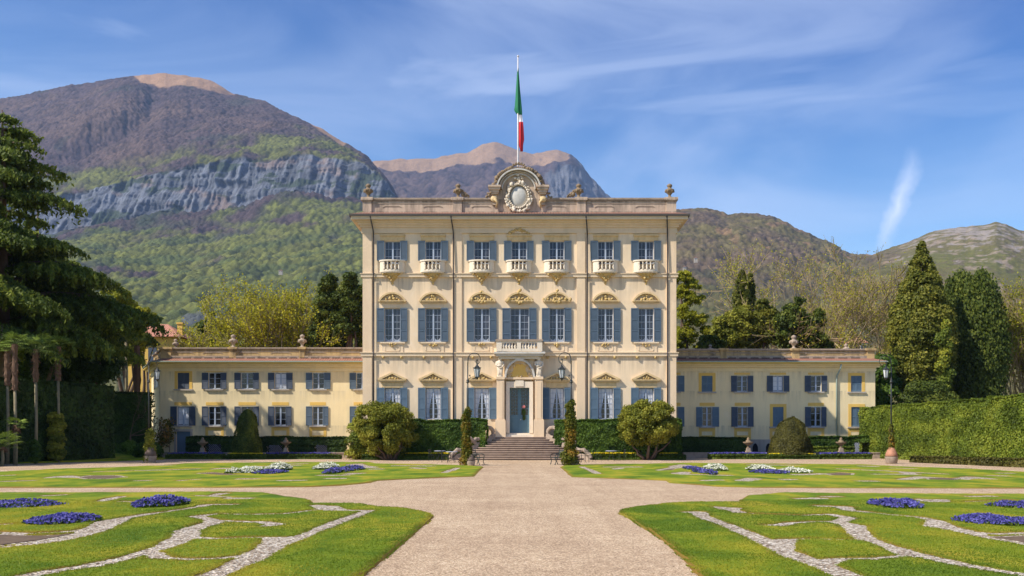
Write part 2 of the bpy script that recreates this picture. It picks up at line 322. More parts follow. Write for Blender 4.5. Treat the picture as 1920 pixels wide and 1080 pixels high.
# ================================================================ ground
def groundmat():
    m, t, b = newmat('ground earth'); n = noise(t, .02, 6, .6, objco(t)); t.links.new(mixc(t, n, (.06, .075, .02), (.12, .12, .05)), b.inputs['Base Color']); b.inputs['Roughness'].default_value = .95; return m
def gravelmat(name, stops, sc, bs, patch=.35):
    m, t, b = newmat(name); p = objco(t)
    v = t.nodes.new('ShaderNodeTexVoronoi'); v.inputs['Scale'].default_value = sc; t.links.new(p, v.inputs[0])
    s = t.nodes.new('ShaderNodeSeparateColor'); t.links.new(v.outputs['Color'], s.inputs[0])
    c = ramp2(t, s.outputs[0], stops)
    n = noise(t, .35, 6, .6, p); n2 = noise(t, 3.2, 5, .7, p)
    c = mixc(t, patch, c, mixc(t, n, (.25, .23, .21), (.8, .78, .75)), 'OVERLAY')
    c = mixc(t, patch*.8, c, mixc(t, n2, (.2, .18, .16), (.85, .83, .8)), 'OVERLAY')
    n5 = noise(t, 1, 4, .6, objco(t, (1.6, .07, 1)), .4); c = mixc(t, patch*.6, c, mixc(t, n5, (.24, .22, .2), (.8, .78, .76)), 'OVERLAY')
    t.links.new(c, b.inputs['Base Color']); b.inputs['Roughness'].default_value = .9; b.inputs['Specular IOR Level'].default_value = .2
    ma = t.nodes.new('ShaderNodeMath'); ma.operation = 'ADD'; t.links.new(v.outputs['Distance'], ma.inputs[0]); t.links.new(s.outputs[1], ma.inputs[1])
    bump(t, b, ma.outputs[0], bs, 1/sc*.8); return m
M['gravel'] = gravelmat('pinkish beige gravel', [(0, (.12, .08, .05)), (.3, (.36, .265, .175)), (.7, (.50, .38, .26)), (1, (.76, .62, .47))], 60, .4, .7)
M['wgravel'] = gravelmat('white marble chips', [(0, (.07, .05, .03)), (.3, (.26, .20, .14)), (.65, (.52, .45, .36)), (1, (.90, .83, .72))], 28, 1.0, .5)
def grassmat():
    m, t, b = newmat('mown grass'); p = objco(t); a = t.nodes.new('ShaderNodeAttribute'); a.attribute_name = 'edge'
    n = noise(t, .55, 6, .62, objco(t, (1, .6, 1)), .6); n2 = noise(t, 7, 5, .7, p); n3 = noise(t, 55, 3, .7, p)
    c = ramp2(t, n, [(.34, (.075, .145, .009)), (.48, (.17, .235, .013)), (.60, (.32, .30, .022)), (.74, (.40, .28, .035))])
    c = mixc(t, .4, c, mixc(t, n2, (.2, .22, .15), (.8, .8, .7)), 'OVERLAY'); c = mixc(t, .5, c, mixc(t, n3, (.1, .1, .1), (.9, .9, .9)), 'OVERLAY')
    c = mixc(t, a.outputs['Fac'], c, mixc(t, n2, (.16, .12, .02), (.30, .15, .035)))
    t.links.new(c, b.inputs['Base Color']); b.inputs['Roughness'].default_value = .9; b.inputs['Specular IOR Level'].default_value = .15
    ma = t.nodes.new('ShaderNodeMath'); ma.operation = 'ADD'; t.links.new(n3, ma.inputs[0]); t.links.new(n2, ma.inputs[1]); bump(t, b, ma.outputs[0], .8, .03); return m
M['grass'] = grassmat(); M['blade'] = leafmat('grass blades', (.11, .18, .010), (.22, .28, .016), (.40, .36, .03), .4)
def flat(name, x0, x1, y0, y1, z, mat, kind='structure'):
    o = MB().add([(x0, y0, z), (x1, y0, z), (x1, y1, z), (x0, y1, z)], [(0, 1, 2, 3)]).obj(name, mat); o['kind'] = kind; return o
flat('ground', -6400, 6400, -2900, 6600, 0, groundmat())
flat('gravel_forecourt', -48, 48, -6, 79, .004, M['gravel'])

def seg_sdf(X, Y, poly, closed=True):         # signed distance, inside positive
    n = len(poly); d = np.full(X.shape, 1e9); ins = np.zeros(X.shape, bool)
    for i in range(n):
        (ax, ay), (bx, by) = poly[i], poly[(i+1) % n]
        vx, vy = bx-ax, by-ay; t = np.clip(((X-ax)*vx+(Y-ay)*vy)/(vx*vx+vy*vy+1e-12), 0, 1)
        d = np.minimum(d, np.hypot(X-ax-t*vx, Y-ay-t*vy))
        c = (ay > Y) != (by > Y); ins ^= c & (X < ax+(Y-ay)*vx/(vy if abs(vy) > 1e-12 else 1e-12))
    return np.where(ins, d, -d)
def stroke_sdf(X, Y, pts):                    # pts px,py,width(m) -> outside positive
    # depth is compressed a little with distance, as the gardeners' broad far bands are
    fm = lambda y: np.where(np.asarray(y) > 15, 15+15*np.log(np.maximum(np.asarray(y), 1)/15), y)
    d = np.full(X.shape, 1e9); Y = fm(Y); g = [(G(p[0], p[1])[0], float(fm(G(p[0], p[1])[1])), p[2]*.35 if p[2] > .3 else p[2]*.50) for p in pts]
    for (ax, ay, aw), (bx, by, bw) in zip(g[:-1], g[1:]):
        vx, vy = bx-ax, by-ay; t = np.clip(((X-ax)*vx+(Y-ay)*vy)/(vx*vx+vy*vy+1e-12), 0, 1)
        d = np.minimum(d, np.hypot(X-ax-t*vx, Y-ay-t*vy)-(aw+t*(bw-aw)))
    return d
def lawn(name, label, outline, strokes, soils, x0, x1, y0, y1, res):
    xs = np.arange(x0, x1, res); ys = np.arange(y0, y1, res); X, Y = np.meshgrid(xs, ys)
    d0 = seg_sdf(X, Y, [G(*p) for p in outline]); d = d0.copy(); ds = np.full(X.shape, 1e9)
    for s in strokes: ds = np.minimum(ds, stroke_sdf(X, Y, s))
    for s in soils: ds = np.minimum(ds, -seg_sdf(X, Y, [G(*p) for p in s])*1.0)
    d = np.minimum(d, ds) + fbm(X*6, Y*6, 3, 3)*.028 + fbm(X*1.3, Y*1.3, 8, 2)*.03
    w = max(.05, res*.8); q = np.clip((d+w)/(2*w), 0, 1); q = q*q*(3-2*q)
    Z = -.03 + q*(.083 + fbm(X*1.1, Y*1.1, 5, 4)*.016 + fbm(X*9, Y*9, 6, 2)*.008)
    ny, nx = X.shape; idx = np.arange(nx*ny).reshape(ny, nx)
    keep = np.maximum.reduce([d[:-1, :-1], d[1:, :-1], d[:-1, 1:], d[1:, 1:]]) > -w*1.05
    def build(nm, keep, Z, mat, attr=None):
        q = np.stack([idx[:-1, :-1], idx[:-1, 1:], idx[1:, 1:], idx[1:, :-1]], -1)[keep]; us, inv = np.unique(q, return_inverse=True)
        V = np.stack([X.ravel(), Y.ravel(), Z.ravel()], 1)[us]; me = bpy.data.meshes.new(nm); n = len(q)
        me.vertices.add(len(V)); me.vertices.foreach_set('co', V.astype(np.float32).ravel()); me.loops.add(4*n); me.loops.foreach_set('vertex_index', inv.reshape(-1).astype(np.int32))
        me.polygons.add(n); me.polygons.foreach_set('loop_start', np.arange(0, 4*n, 4, dtype=np.int32)); me.polygons.foreach_set('loop_total', np.full(n, 4, np.int32))
        me.polygons.foreach_set('use_smooth', np.ones(n, bool)); me.update(calc_edges=True); me.materials.append(mat)
        if attr is not None: a = me.attributes.new('edge', 'FLOAT', 'POINT'); a.data.foreach_set('value', attr.ravel()[us].astype(np.float32))
        return link(nm, me)
    e = np.clip(1-(d-.01)/(.09+.10*vnoise(X*2, Y*2, 4)), 0, 1)*np.clip(.45+.9*vnoise(X*.8, Y*.8, 11), 0, 1)
    tag(build(name, keep, Z, M['grass'], e), label, None, None, 'structure')
    kg = (d0[:-1, :-1] > .12) & (ds[:-1, :-1] < .25)
    o = build('white_gravel', kg, np.full(X.shape, .036)+fbm(X*7, Y*7, 17, 2)*.004, M['wgravel']); o['kind'] = 'structure'
    for s in soils:
        g = [G(*p) for p in s]; c = np.mean(g, 0); o = MB().prismz([(c[0]+(x-c[0])*.82, c[1]+(y-c[1])*.82) for x, y in g], .0125, .044).obj('soil_bed', M['soil']); o['kind'] = 'structure'
    return X, Y, d, Z
T = .16
nlo = [(-700,926),(-300,926),(0,926),(150,926),(300,925),(420,924),(500,926),(531,932),(575,938),(586,943),(580,946),(651,946),(683,948),(709,953),(764,956),(791,961),(806,966),(811,970),(805,978),(750,1025),(680,1082),(530,1210),(-1400,1210)]
nls = [[(693,961,.22),(642,979,.26),(575,1006,.33),(517,1029,.42),(473,1052,.5),(415,1079,.5),(330,1112,.5)],
 [(693,961,.2),(627,960,.2)],[(592,951,.35),(612,954,.85),(625,959,.7)],[(612,958,.3),(587,960,T),(533,967,T),(467,968,T),(410,967,T),(367,972,.25)],
 [(367,972,.25),(397,978,.4),(400,984,.55),(380,989,.55),(350,1000,.6),(347,1010,.55),(317,1027,.5),(287,1037,.48),(233,1053,.34),(167,1068,.3),(93,1078,.25),(20,1094,.25)],
 [(400,980,.25),(433,981,.2),(493,983,.25),(517,987,.5),(503,990,.35)],
 [(350,1012,.3),(400,1015,.2),(467,1013,.2),(517,1013,.28),(560,1012,.4)],
 [(287,1042,.4),(300,1052,.25),(350,1055,.22),(417,1052,.2),(467,1047,.3),(493,1037,.25),(512,1022,.3),(515,1014,.3)],
 [(437,949,.25),(387,950,.45),(377,953,.25),(313,963,.18),(277,968,.3),(233,975,.35),(213,980,.8),(187,993,.7),(150,1010,.3),(83,1022,.28),(0,1032,.35),(-200,1050,.4)],
 [(200,990,.4),(150,1000,.3),(100,1003,.25),(50,1005,.25),(0,1003,.35),(-200,1000,.4)],
 [(193,942,.3),(215,936,.4),(228,934,.2)],[(227,943,.16),(267,945,.2)],[(400,932,.2),(417,928,.5),(402,931,.2)],[(428,937,.3),(450,937,.5),(467,937,.3)],[(372,932,.15),(430,935,.2)],[(90,932,.3),(113,931,.3)],[(0,988,.3),(14,987,.2)],
 [(420,1250,.4),(500,1120,.4)]]
nlsoil = [[(-250,1006),(0,1006),(60,1008),(110,1008),(160,1002),(150,1006),(83,1018),(0,1029),(-250,1048)]]
nro = [(2700,926),(2200,927),(1920,929),(1700,928),(1560,927),(1470,926),(1400,932),(1385,941),(1392,944),(1320,944),(1285,944),(1210,951),(1165,957),(1160,963),(1185,977),(1245,1015),(1300,1070),(1325,1095),(1470,1210),(3300,1210)]
nrs = [[(1289,964,.25),(1308,964,.5),(1319,973,.3),(1365,989,.33),(1429,1018,.45),(1461,1036,.45),(1526,1060,.5),(1578,1082,.5),(1640,1108,.5)],
 [(1344,954,.35),(1366,957,.9),(1384,956,.35)],[(1366,957,.5),(1387,965,.3),(1416,967,T),(1494,970,T),(1558,968,.2),(1571,971,.4),(1592,975,.5),(1571,982,.35),(1526,982,.2),(1481,985,.25),(1461,989,.5),(1436,989,.35)],
 [(1575,984,.4),(1600,990,.6),(1607,1003,.5),(1623,1015,.45),(1671,1031,.38),(1704,1044,.6),(1733,1049,.3),(1784,1060,.25),(1849,1073,.25),(1940,1087,.25)],
 [(1452,1021,.55),(1478,1017,.4),(1526,1015,.2),(1574,1017,.2),(1616,1018,.4)],[(1478,1017,.3),(1469,1026,.3),(1468,1036,.5)],
 [(1540,1060,.7),(1574,1054,.25),(1639,1053,.22),(1687,1049,.35),(1720,1046,.5)],
 [(1539,952,.3),(1581,954,.6),(1591,960,.3),(1655,967,.2),(1720,973,.25),(1752,980,.4),(1764,992,.8),(1800,999,.6),(1833,1008,.35),(1881,1018,.35),(1925,1026,.4),(2150,1050,.4)],
 [(1810,1001,.4),(1865,1006,.25),(1925,1004,.3),(2150,1000,.4)],
 [(1497,938,.3),(1539,937,.3)],[(1549,934,.3),(1568,934,.3)],[(1728,939,.3),(1748,942,1.1),(1768,940,.3)],[(1823,934,.3),(1859,933,.3)],[(1810,944,.15),(1900,941,.15)],[(1700,943,.2),(1722,946,.15)]]
nrsoil = [[(2170,1006),(1920,1008),(1870,1010),(1836,1010),(1860,1014),(1895,1019),(1925,1024),(2170,1046)]]
NL = lawn('lawn', 'near left lawn panel cut with white gravel scrollwork beside the central path', nlo, nls, nlsoil, -20, -1.6, 8.2, 30.6, .05)
NR = lawn('lawn', 'near right lawn panel cut with white gravel scrollwork beside the central path', nro, nrs, nrsoil, 1.8, 20, 8.2, 30.6, .05)
flo = [(-900,915),(-300,915),(0,915),(400,915),(575,914),(640,911),(693,906),(707,902),(764,899),(835,896),(888,894),(898,884),(907,876),(867,873.7),(817,872),(764,871),(707,870),(693,867.5),(640,867.5),(505,868),(417,869),(346,870),(293,874),(230,877),(110,880.5),(0,886),(-400,898)]
fls = [[(183,886,.3),(370,880.7,.5)],[(90,898,.5),(117,895,.8),(143,897,.3)],[(257,903.5,.4),(280,903,.4)],[(340,903,.3),(367,901,.4)],[(450,900,.5),(480,900,.4)],[(527,903,.4),(567,902.5,.3)],[(410,880,.8),(433,880,.5)],[(662,890,1),(680,889,.4)],[(616,899,.5),(639,899,.5)],[(665,872,1.2),(680,875,.6),(697,878,.9)],[(700,881,.6),(712,881,.6)],[(740,874.4,.5),(814,875,.35)],[(775,878.5,.5),(791,880,.6)],[(832,888,.35),(858,879,.4)],[(600,893,.3),(650,893,.3)],[(240,874.6,.4),(320,873.5,.6)],[(520,872,.8),(570,871,.6)],[(0,905,.3),(60,903,.3)],[(480,876,.4),(560,874,.5)],[(-20,895,.5),(15,893,.6)]]
flsoil = [[(140,897),(170,893),(220,893),(240,896),(200,900),(160,900)],[(365,889),(400,887),(413,888),(440,891),(470,893),(420,892.5)]]
fro = [(2900,915),(2200,916),(1920,916.5),(1580,915.6),(1417,915),(1343,913),(1296,909),(1254,906),(1250,902),(1208,900),(1137,897.6),(1073,895),(1066,890.5),(1058,882),(1050,876),(1060,873.5),(1084,872.5),(1130,871.5),(1217,870.7),(1243,870),(1296,869),(1328,869.5),(1505,871),(1619,872),(1679,875.5),(1718,877),(1817,880),(1920,886),(2400,898)]
frs = [[(1090,876.5,.35),(1105,882,.35),(1121,889.5,.45)],[(1134,877,.4),(1199,877,.5)],[(1155,880.5,.5),(1165,879,.4)],[(1235,883,.4),(1262,879,.6),(1283,873.5,1.0)],[(1262,876,.6),(1283,874,1)],[(1275,889.5,1.0),(1287,887,.5)],[(1290,891,.2),(1368,893,.3)],[(1393,903,.7),(1413,899.5,.8)],[(1472,901,.6),(1491,901,.4)],[(1494,892,.6),(1542,890,.5)],[(1578,881,.6),(1655,884,.6),(1700,887,.8),(1768,890,.3)],[(1639,891,.3),(1713,891,.5),(1700,888,.6)],[(1691,901,.3),(1733,896.5,.7),(1804,900,.5)],[(1804,899,.5),(1830,897,.8),(1845,899,.9)],[(1862,894,.6),(1887,894,.5)],[(1623,875.5,.9),(1639,875.5,.6)],[(1320,903,.3),(1350,902,.3)],[(1610,904,.3),(1640,904,.3)],[(1405,873,.4),(1500,873.5,.5)],[(1880,889,.5),(1905,889,.3)],[(1670,879,.4),(1710,880,.6)]]
frsoil = [[(1545,890),(1575,887.5),(1600,889),(1598,893),(1560,893)],[(1735,898),(1770,897.5),(1810,900),(1780,902),(1740,901)],[(1235,883),(1268,879),(1260,883)]]
FL = lawn('lawn', 'far left lawn panel with cream and blue flower clumps in front of the left wing', flo, fls, flsoil, -40, -1.6, 32, 67.5, .1)
FR = lawn('lawn', 'far right lawn panel with cream and blue flower clumps in front of the right wing', fro, frs, frsoil, 1.6, 40, 32, 67.5, .1)
# short blades over the near lawns (uncountable)
def blades(X, Y, d, Z, n, ymax):
    m = (d > -.01) & (Y < ymax) & (np.abs(X) < Y*.56); x = X[m]; y = Y[m]; z = Z[m]; dd = d[m]
    w = np.clip(20/y, .5, 2.2)**1.2 * np.where(dd < .1, 2.2, 1); k = rg.choice(len(x), n, p=w/w.sum())
    x = x[k]+rg.uniform(-.03, .03, n); y = y[k]+rg.uniform(-.03, .03, n); z = z[k]
    h = rg.uniform(.006, .017, n); a = rg.uniform(0, 2*np.pi, n); wd = rg.uniform(.004, .009, n)
    lx = rg.normal(0, .014, n); ly = rg.normal(0, .014, n); c, s = np.cos(a)*wd, np.sin(a)*wd
    V = np.stack([np.stack([x-c, y-s, z-.004], 1), np.stack([x+c, y+s, z-.004], 1), np.stack([x+lx+c*.3, y+ly+s*.3, z+h], 1), np.stack([x+lx-c*.3, y+ly-s*.3, z+h], 1)], 1)
    r = np.clip(.42+fbm(x*.5, y*.4, 21, 4)*1.3+fbm(x*.25+y*.9, y*.1, 27, 2)*.35+rg.normal(0, .14, n), 0, 1); return V, r
for D_, nm in ((NL, 'left'), (NR, 'right')):
    V, r = blades(*D_, 150000, 26); o = link('grass', quadmesh('grass', V, M['blade'], r)); tag(o, 'short mown grass blades on the near %s lawn panel' % nm, None, None, 'stuff')
# grass slope under the palms at far left
o = MB().prismz([(-60, 52), (-36, 57), (-31, 66), (-27.2, 73.5), (-28, 79), (-60, 79)], .0, .10).obj('grass_verge', M['grass']); o['kind'] = 'structure'
vb = [(-60, 62, .1), (-33, 66, .1), (-29, 74, .1), (-31, 78, .35), (-36, 76, .9), (-60, 74, 1.0)]
o = MB().add([(x, y, z+.005) for x, y, z in vb], [(0, 1, 4, 5), (1, 2, 3, 4)]).obj('grass_bank', M['grass']); o['kind'] = 'structure'

# ================================================================ mountains
def terrmat():
    m, t, b = newmat('mountain land'); a = t.nodes.new('ShaderNodeAttribute'); a.attribute_name = 'Col'
    p = objco(t); n = noise(t, .12, 4, .7, p); n2 = noise(t, .03, 5, .7, p)
    c = mixc(t, .6, a.outputs['Color'], mixc(t, n, (.1, .1, .1), (.9, .9, .9)), 'OVERLAY'); c = mixc(t, .5, c, mixc(t, n2, (.2, .2, .2), (.8, .8, .8)), 'OVERLAY')
    t.links.new(c, b.inputs['Base Color']); b.inputs['Roughness'].default_value = .95; b.inputs['Specular IOR Level'].default_value = .05; bump(t, b, n, .7, 5); return m
M['terr'] = terrmat()
def I(px, pts): pts = np.array(pts, float); return np.interp(px, pts[:, 0], pts[:, 1])
def terrain(name, label, px0, px1, ncol, nodes, rows, color, rough=14, canopy=6, cell=15, seed=0, gully=10, carve=None):
    """nodes: (py points, depth points); rows: subdivisions between nodes. Real heights at real distances."""
    px = np.linspace(px0, px1, ncol); PTS = []; T_ = []
    ker = np.hanning(17); ker /= ker.sum(); sm = lambda v: np.convolve(np.pad(v, 8, 'edge'), ker, 'valid')
    K = [(sm(I(px, a)) + (2.2*fbm(px/22, px*0, seed+41, 4) if len(a) > 4 else 0), sm(I(px, b))) for a, b in nodes]; S = []
    for k in range(len(K)-1):
        for j in range(rows[k] + (1 if k == len(K)-2 else 0)):
            u = j/rows[k]; A = []
            for q in (k, k+1):
                E, D = K[q]; A.append(np.stack([(px-CX)/F*D, D, H+(CY-E)/F*D], 1))
            PTS.append(A[0]*(1-u)+A[1]*u); S.append(k+u)
    Pn = np.stack(PTS, 0); X, Y, Z = Pn[..., 0], Pn[..., 1], Pn[..., 2]; S = np.array(S)[:, None]*np.ones_like(X)
    PY0 = CY - (Z-H)/Y*F
    YZ = Y*.25+Z; g = -np.abs(fbm(X/420, YZ/520, seed+1, 5)); edge = np.clip(1-np.abs(S-(len(K)-2))/.35, 0, 1)
    fo = color(X, Y, Z, (X/Y*F+CX), PY0, S)          # returns rgb, forest mask, rock mask
    col, forest, rock = fo
    Z = Z + g*gully*3*(1-.75*edge) + fbm(X/90, YZ/90, seed+2, 4)*rough*(1-.6*edge); Z = Z + (carve(X/Y*F+CX, PY0) if carve else 0)
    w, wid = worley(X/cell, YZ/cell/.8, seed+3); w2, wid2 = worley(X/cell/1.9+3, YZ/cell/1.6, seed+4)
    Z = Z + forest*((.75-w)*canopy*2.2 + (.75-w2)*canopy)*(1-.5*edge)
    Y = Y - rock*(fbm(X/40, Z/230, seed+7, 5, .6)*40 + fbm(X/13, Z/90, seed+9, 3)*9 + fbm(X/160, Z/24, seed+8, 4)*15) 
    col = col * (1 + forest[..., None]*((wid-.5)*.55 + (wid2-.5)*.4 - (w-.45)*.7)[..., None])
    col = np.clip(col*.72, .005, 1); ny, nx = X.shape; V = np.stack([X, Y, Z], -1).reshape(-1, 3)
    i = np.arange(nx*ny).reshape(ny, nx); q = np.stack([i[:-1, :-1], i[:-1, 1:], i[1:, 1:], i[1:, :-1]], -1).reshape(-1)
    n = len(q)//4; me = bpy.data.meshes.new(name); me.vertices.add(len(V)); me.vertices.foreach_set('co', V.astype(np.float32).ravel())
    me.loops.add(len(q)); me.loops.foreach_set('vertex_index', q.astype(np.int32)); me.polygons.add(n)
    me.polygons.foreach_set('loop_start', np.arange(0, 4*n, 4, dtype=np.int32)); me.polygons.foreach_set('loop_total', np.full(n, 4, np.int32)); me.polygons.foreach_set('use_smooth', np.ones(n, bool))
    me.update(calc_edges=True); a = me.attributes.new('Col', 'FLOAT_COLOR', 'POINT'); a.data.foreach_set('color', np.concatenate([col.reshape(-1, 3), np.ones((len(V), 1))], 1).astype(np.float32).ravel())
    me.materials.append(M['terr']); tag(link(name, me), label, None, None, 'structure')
PUR = np.array([.092, .066, .066]); PUR2 = np.array([.14, .095, .074]); GRN = np.array([.145, .158, .030]); DGR = np.array([.045, .068, .026]); TAN = np.array([.44, .27, .155]); ROCK = np.array([.155, .17, .20]); OLV = np.array([.15, .13, .045])
def mixn(a, b, m): return a*(1-m[..., None]) + b*m[..., None]
def sst(x, a, b): t = np.clip((x-a)/(b-a), 0, 1); return t*t*(3-2*t)
silL = [(-420,262),(-300,236),(-150,210),(0,184),(100,166),(200,150),(245,143),(300,137),(345,140),(400,152),(430,168),(500,190),(580,228),(640,262),(690,292),(715,322),(735,348),(748,374),(765,404),(800,460),(860,540),(1000,640)]
ctL = [(-420,420),(0,385),(105,366),(200,346),(270,326),(330,319),(400,304),(480,296),(560,291),(640,290),(680,300),(710,326),(730,350),(748,378),(765,408),(800,464),(860,544),(1000,645)]
cbL = [(-420,470),(0,440),(150,425),(300,402),(400,397),(430,390),(480,373),(560,363),(640,368),(700,376),(740,384),(765,412),(800,468),(860,548),(1000,650)]
def colL(X, Y, Z, px, py, S):
    n1 = fbm(X/240, (Y*.25+Z)/200, 50, 5); n2 = fbm(X/70, (Y*.25+Z)/60, 51, 4); jp = py + n1*16 + n2*7
    c = mixn(PUR + 0*X[..., None], PUR2, sst(n1+n2*.5, -.1, .5)*.7)
    c = mixn(c, np.array([.052, .062, .050]), sst(n2 - n1*.6 + (S > 5)*.0, .25, .6)*.5)
    gb = I(px, [(-420,350),(0,335),(100,332),(250,300),(400,266),(560,240),(640,262),(720,335),(800,460)])
    gm = sst(jp, gb-4, gb+14)*(S > 4.9); c = mixn(c, GRN*(.85+.5*n2[..., None]), gm*sst(n2+n1*.6, -.45, .1)*.85)
    low = (S < 4)*1.; lm = low*sst(n1*.9+n2*.9+sst(py, 400, 460)*.95, .12, .6); c = mixn(c, mixn(c*.8, DGR, sst(n2, -.3, .3)), low*.6); c = mixn(c, GRN*1.1, lm*.85)
    # terraces of fresh green between darker bands
    band = np.sin((py + (px-400)*.13 + n1*22)*.22); c = mixn(c, DGR*1.2, low*sst(band, .1, .8)*.55*sst(py, 400, 440))
    tan = sst(I(px, [(-420,0),(244,136),(262,155),(300,161),(345,161),(400,164),(440,172),(450,120),(2000,0)]) - (py+n2*5), -1, 4)*(px > 240)*(px < 452)
    tan2 = sst(n2*3+I(px, [(560,-20),(588,4),(640,10),(655,-10),(700,-20)])-(py-I(px, silL)), -4, 2)*(px > 575)*(px < 655)
    c = mixn(c, TAN, np.maximum(tan, tan2)); cl = np.where((S > 4) & (S < 5), 1., 0.)
    str_ = fbm(X/13, Z/60, 60, 6, .6); hs = fbm(X/160, Z/11, 61, 4)
    rk = mixn(ROCK*(1+.9*str_[..., None]+.5*hs[..., None]), np.array([.33, .22, .16]), sst(fbm(X/90, Z/60, 62, 4), .2, .5)*.5)
    rk = mixn(rk, DGR, sst(fbm(X/60, Z/35, 63, 4)+hs*.3, .22, .42)*.8)
    c = mixn(c, rk, cl); rk2 = low*sst(12-np.abs(py-594+(px-430)*.05+n1*10), 0, 5)*(px > 340)*(px < 530); c = mixn(c, ROCK*.7, rk2*.8)
    f = np.clip(1-cl-tan-tan2, 0, 1); return c, f, cl
def const(v): return [(-3000, v), (4000, v)]
def carveL(px, py):                            # the ravine under the summit and its rounded spur
    lx = np.interp(py, [140, 165, 215, 240, 275, 320], [285, 292, 262, 232, 170, 90]); d = px-lx; m = sst(py, 150, 175)*(1-sst(py, 270, 330))
    return m*(42*np.exp(-((d+50)/42)**2) - 34*np.exp(-((d-8)/22)**2))
terrain('mountain', 'broad mountain on the left with a grey cliff band under a tan grassy summit', -420, 960, 860,
    [(const(826), const(420)), (const(700), const(900)), (const(610), const(1250)), (const(500), const(1900)), (cbL, const(2650)), (ctL, [(-420,2800),(600,2800),(750,2760),(1000,2760)]),
     (silL, [(-420,3900),(400,3900),(650,3300),(750,2900),(1000,2900)]), ([(-420,330),(400,230),(650,330),(750,440),(1000,700)], const(4700))],
    [6, 45, 110, 120, 80, 230, 20], colL, seed=1, canopy=4.5, rough=16, gully=16, cell=15, carve=carveL)
silM = [(400,420),(560,380),(640,330),(690,304),(720,298),(760,299),(800,294),(845,291),(880,281),(905,270),(928,265),(950,272),(975,280),(1000,290),(1020,285),(1045,280),(1062,286),(1080,292),(1096,318),(1115,340),(1130,358),(1160,380),(1230,420),(1330,480),(1500,560)]
def colM(X, Y, Z, px, py, S):
    n1 = fbm(X/300, (Y*.25+Z)/300, 70, 5); n2 = fbm(X/90, (Y*.25+Z)/90, 71, 4); c = mixn(PUR + 0*X[..., None], PUR2, sst(n1, -.2, .5)*.5)
    tb = I(px, [(400,200),(690,315),(740,322),(800,316),(850,308),(880,300),(910,300),(935,292),(960,302),(1000,300),(1035,296),(1065,292),(1085,280),(1600,100)])
    tan = sst(tb-(py+n2*14+n1*8), -2, 3); c = mixn(c, TAN*np.array([.9, .95, 1.0]), tan)
    r = sst(px+n1*40, 1000, 1035)*sst(n2*1.2+fbm(X/50, Z/160, 72, 4), -.5, .0)*(1-tan)*sst(py, 285, 297); c = mixn(c, ROCK*(1+.6*fbm(X/30, Z/120, 73, 4)[..., None]), r*.85)
    return c, np.clip(1-tan-r, 0, 1), r
terrain('mountain', 'distant middle mountain behind the villa roof with bare tan crest and grey rock face', 400, 1500, 620,
    [(const(826), const(2600)), (const(560), const(3900)), (silM, const(5200)), ([(400,560),(1500,620)], const(6400))], [6, 230, 20], colM, seed=11, canopy=7, cell=30, rough=30, gully=24)
silR = [(1000,520),(1150,450),(1230,408),(1262,394),(1300,391),(1330,391),(1365,398),(1400,399),(1440,404),(1470,412),(1500,430),(1540,448),(1565,460),(1590,474),(1612,476),(1635,478),(1650,470),(1680,460),(1720,446),(1745,434),(1780,426),(1800,424),(1840,421),(1868,412),(1885,418),(1905,428),(1935,436),(2000,440),(2200,430),(2500,450)]
def colR(X, Y, Z, px, py, S):
    n1 = fbm(X/150, (Y*.2+Z)/110, 80, 5); n2 = fbm(X/45, (Y*.2+Z)/32, 81, 4)
    A = mixn(np.array([.150, .108, .070]) + 0*X[..., None], OLV, sst(n1+n2*.5, -.15, .4)*.85); A = mixn(A, TAN*.62, sst(n1*.7+n2, .42, .62)*.7); A = mixn(A, DGR, sst(-n1+n2*.4, .15, .5)*.5)
    A = mixn(A, GRN*.8, sst(py+n1*30, 490, 560)*.5)
    B = mixn(OLV*1.15 + 0*X[..., None], GRN, sst(n1, -.1, .4)*.55); B = mixn(B, np.array([.40, .31, .24]), sst(n2*.5+fbm(X/16, (Y*.2+Z)/9, 83, 3)*1.0-(py-450)*.002, .16, .42)*.75)
    n3 = fbm(X/13, (Y*.2+Z)/7, 85, 4); B = mixn(B, PUR2, sst(n3-n1*.3, .05, .35)*.6); w = sst(px+n1*40-(py-480)*.4, 1630, 1720); c = mixn(A, B, w); rk = w*sst(n3*1.2+n2*.5-(py-452)*.012, .05, .4)
    c = mixn(c, np.array([.42, .37, .33]), rk*.7); return c, np.clip(1-w*.75-rk*.4, .1, 1), rk*.15
terrain('hills', 'brown wooded hills on the right rising to a rocky green ridge', 1000, 2500, 900,
    [(const(826), const(420)), (const(700), const(800)), (const(600), const(1250)), (silR, [(1000,2300),(1600,2200),(1900,2000),(2500,2000)]), ([(1000,620),(2500,560)], const(3000))], [6, 30, 120, 220, 20], colR, seed=21, canopy=4, cell=12, rough=11, gully=9)
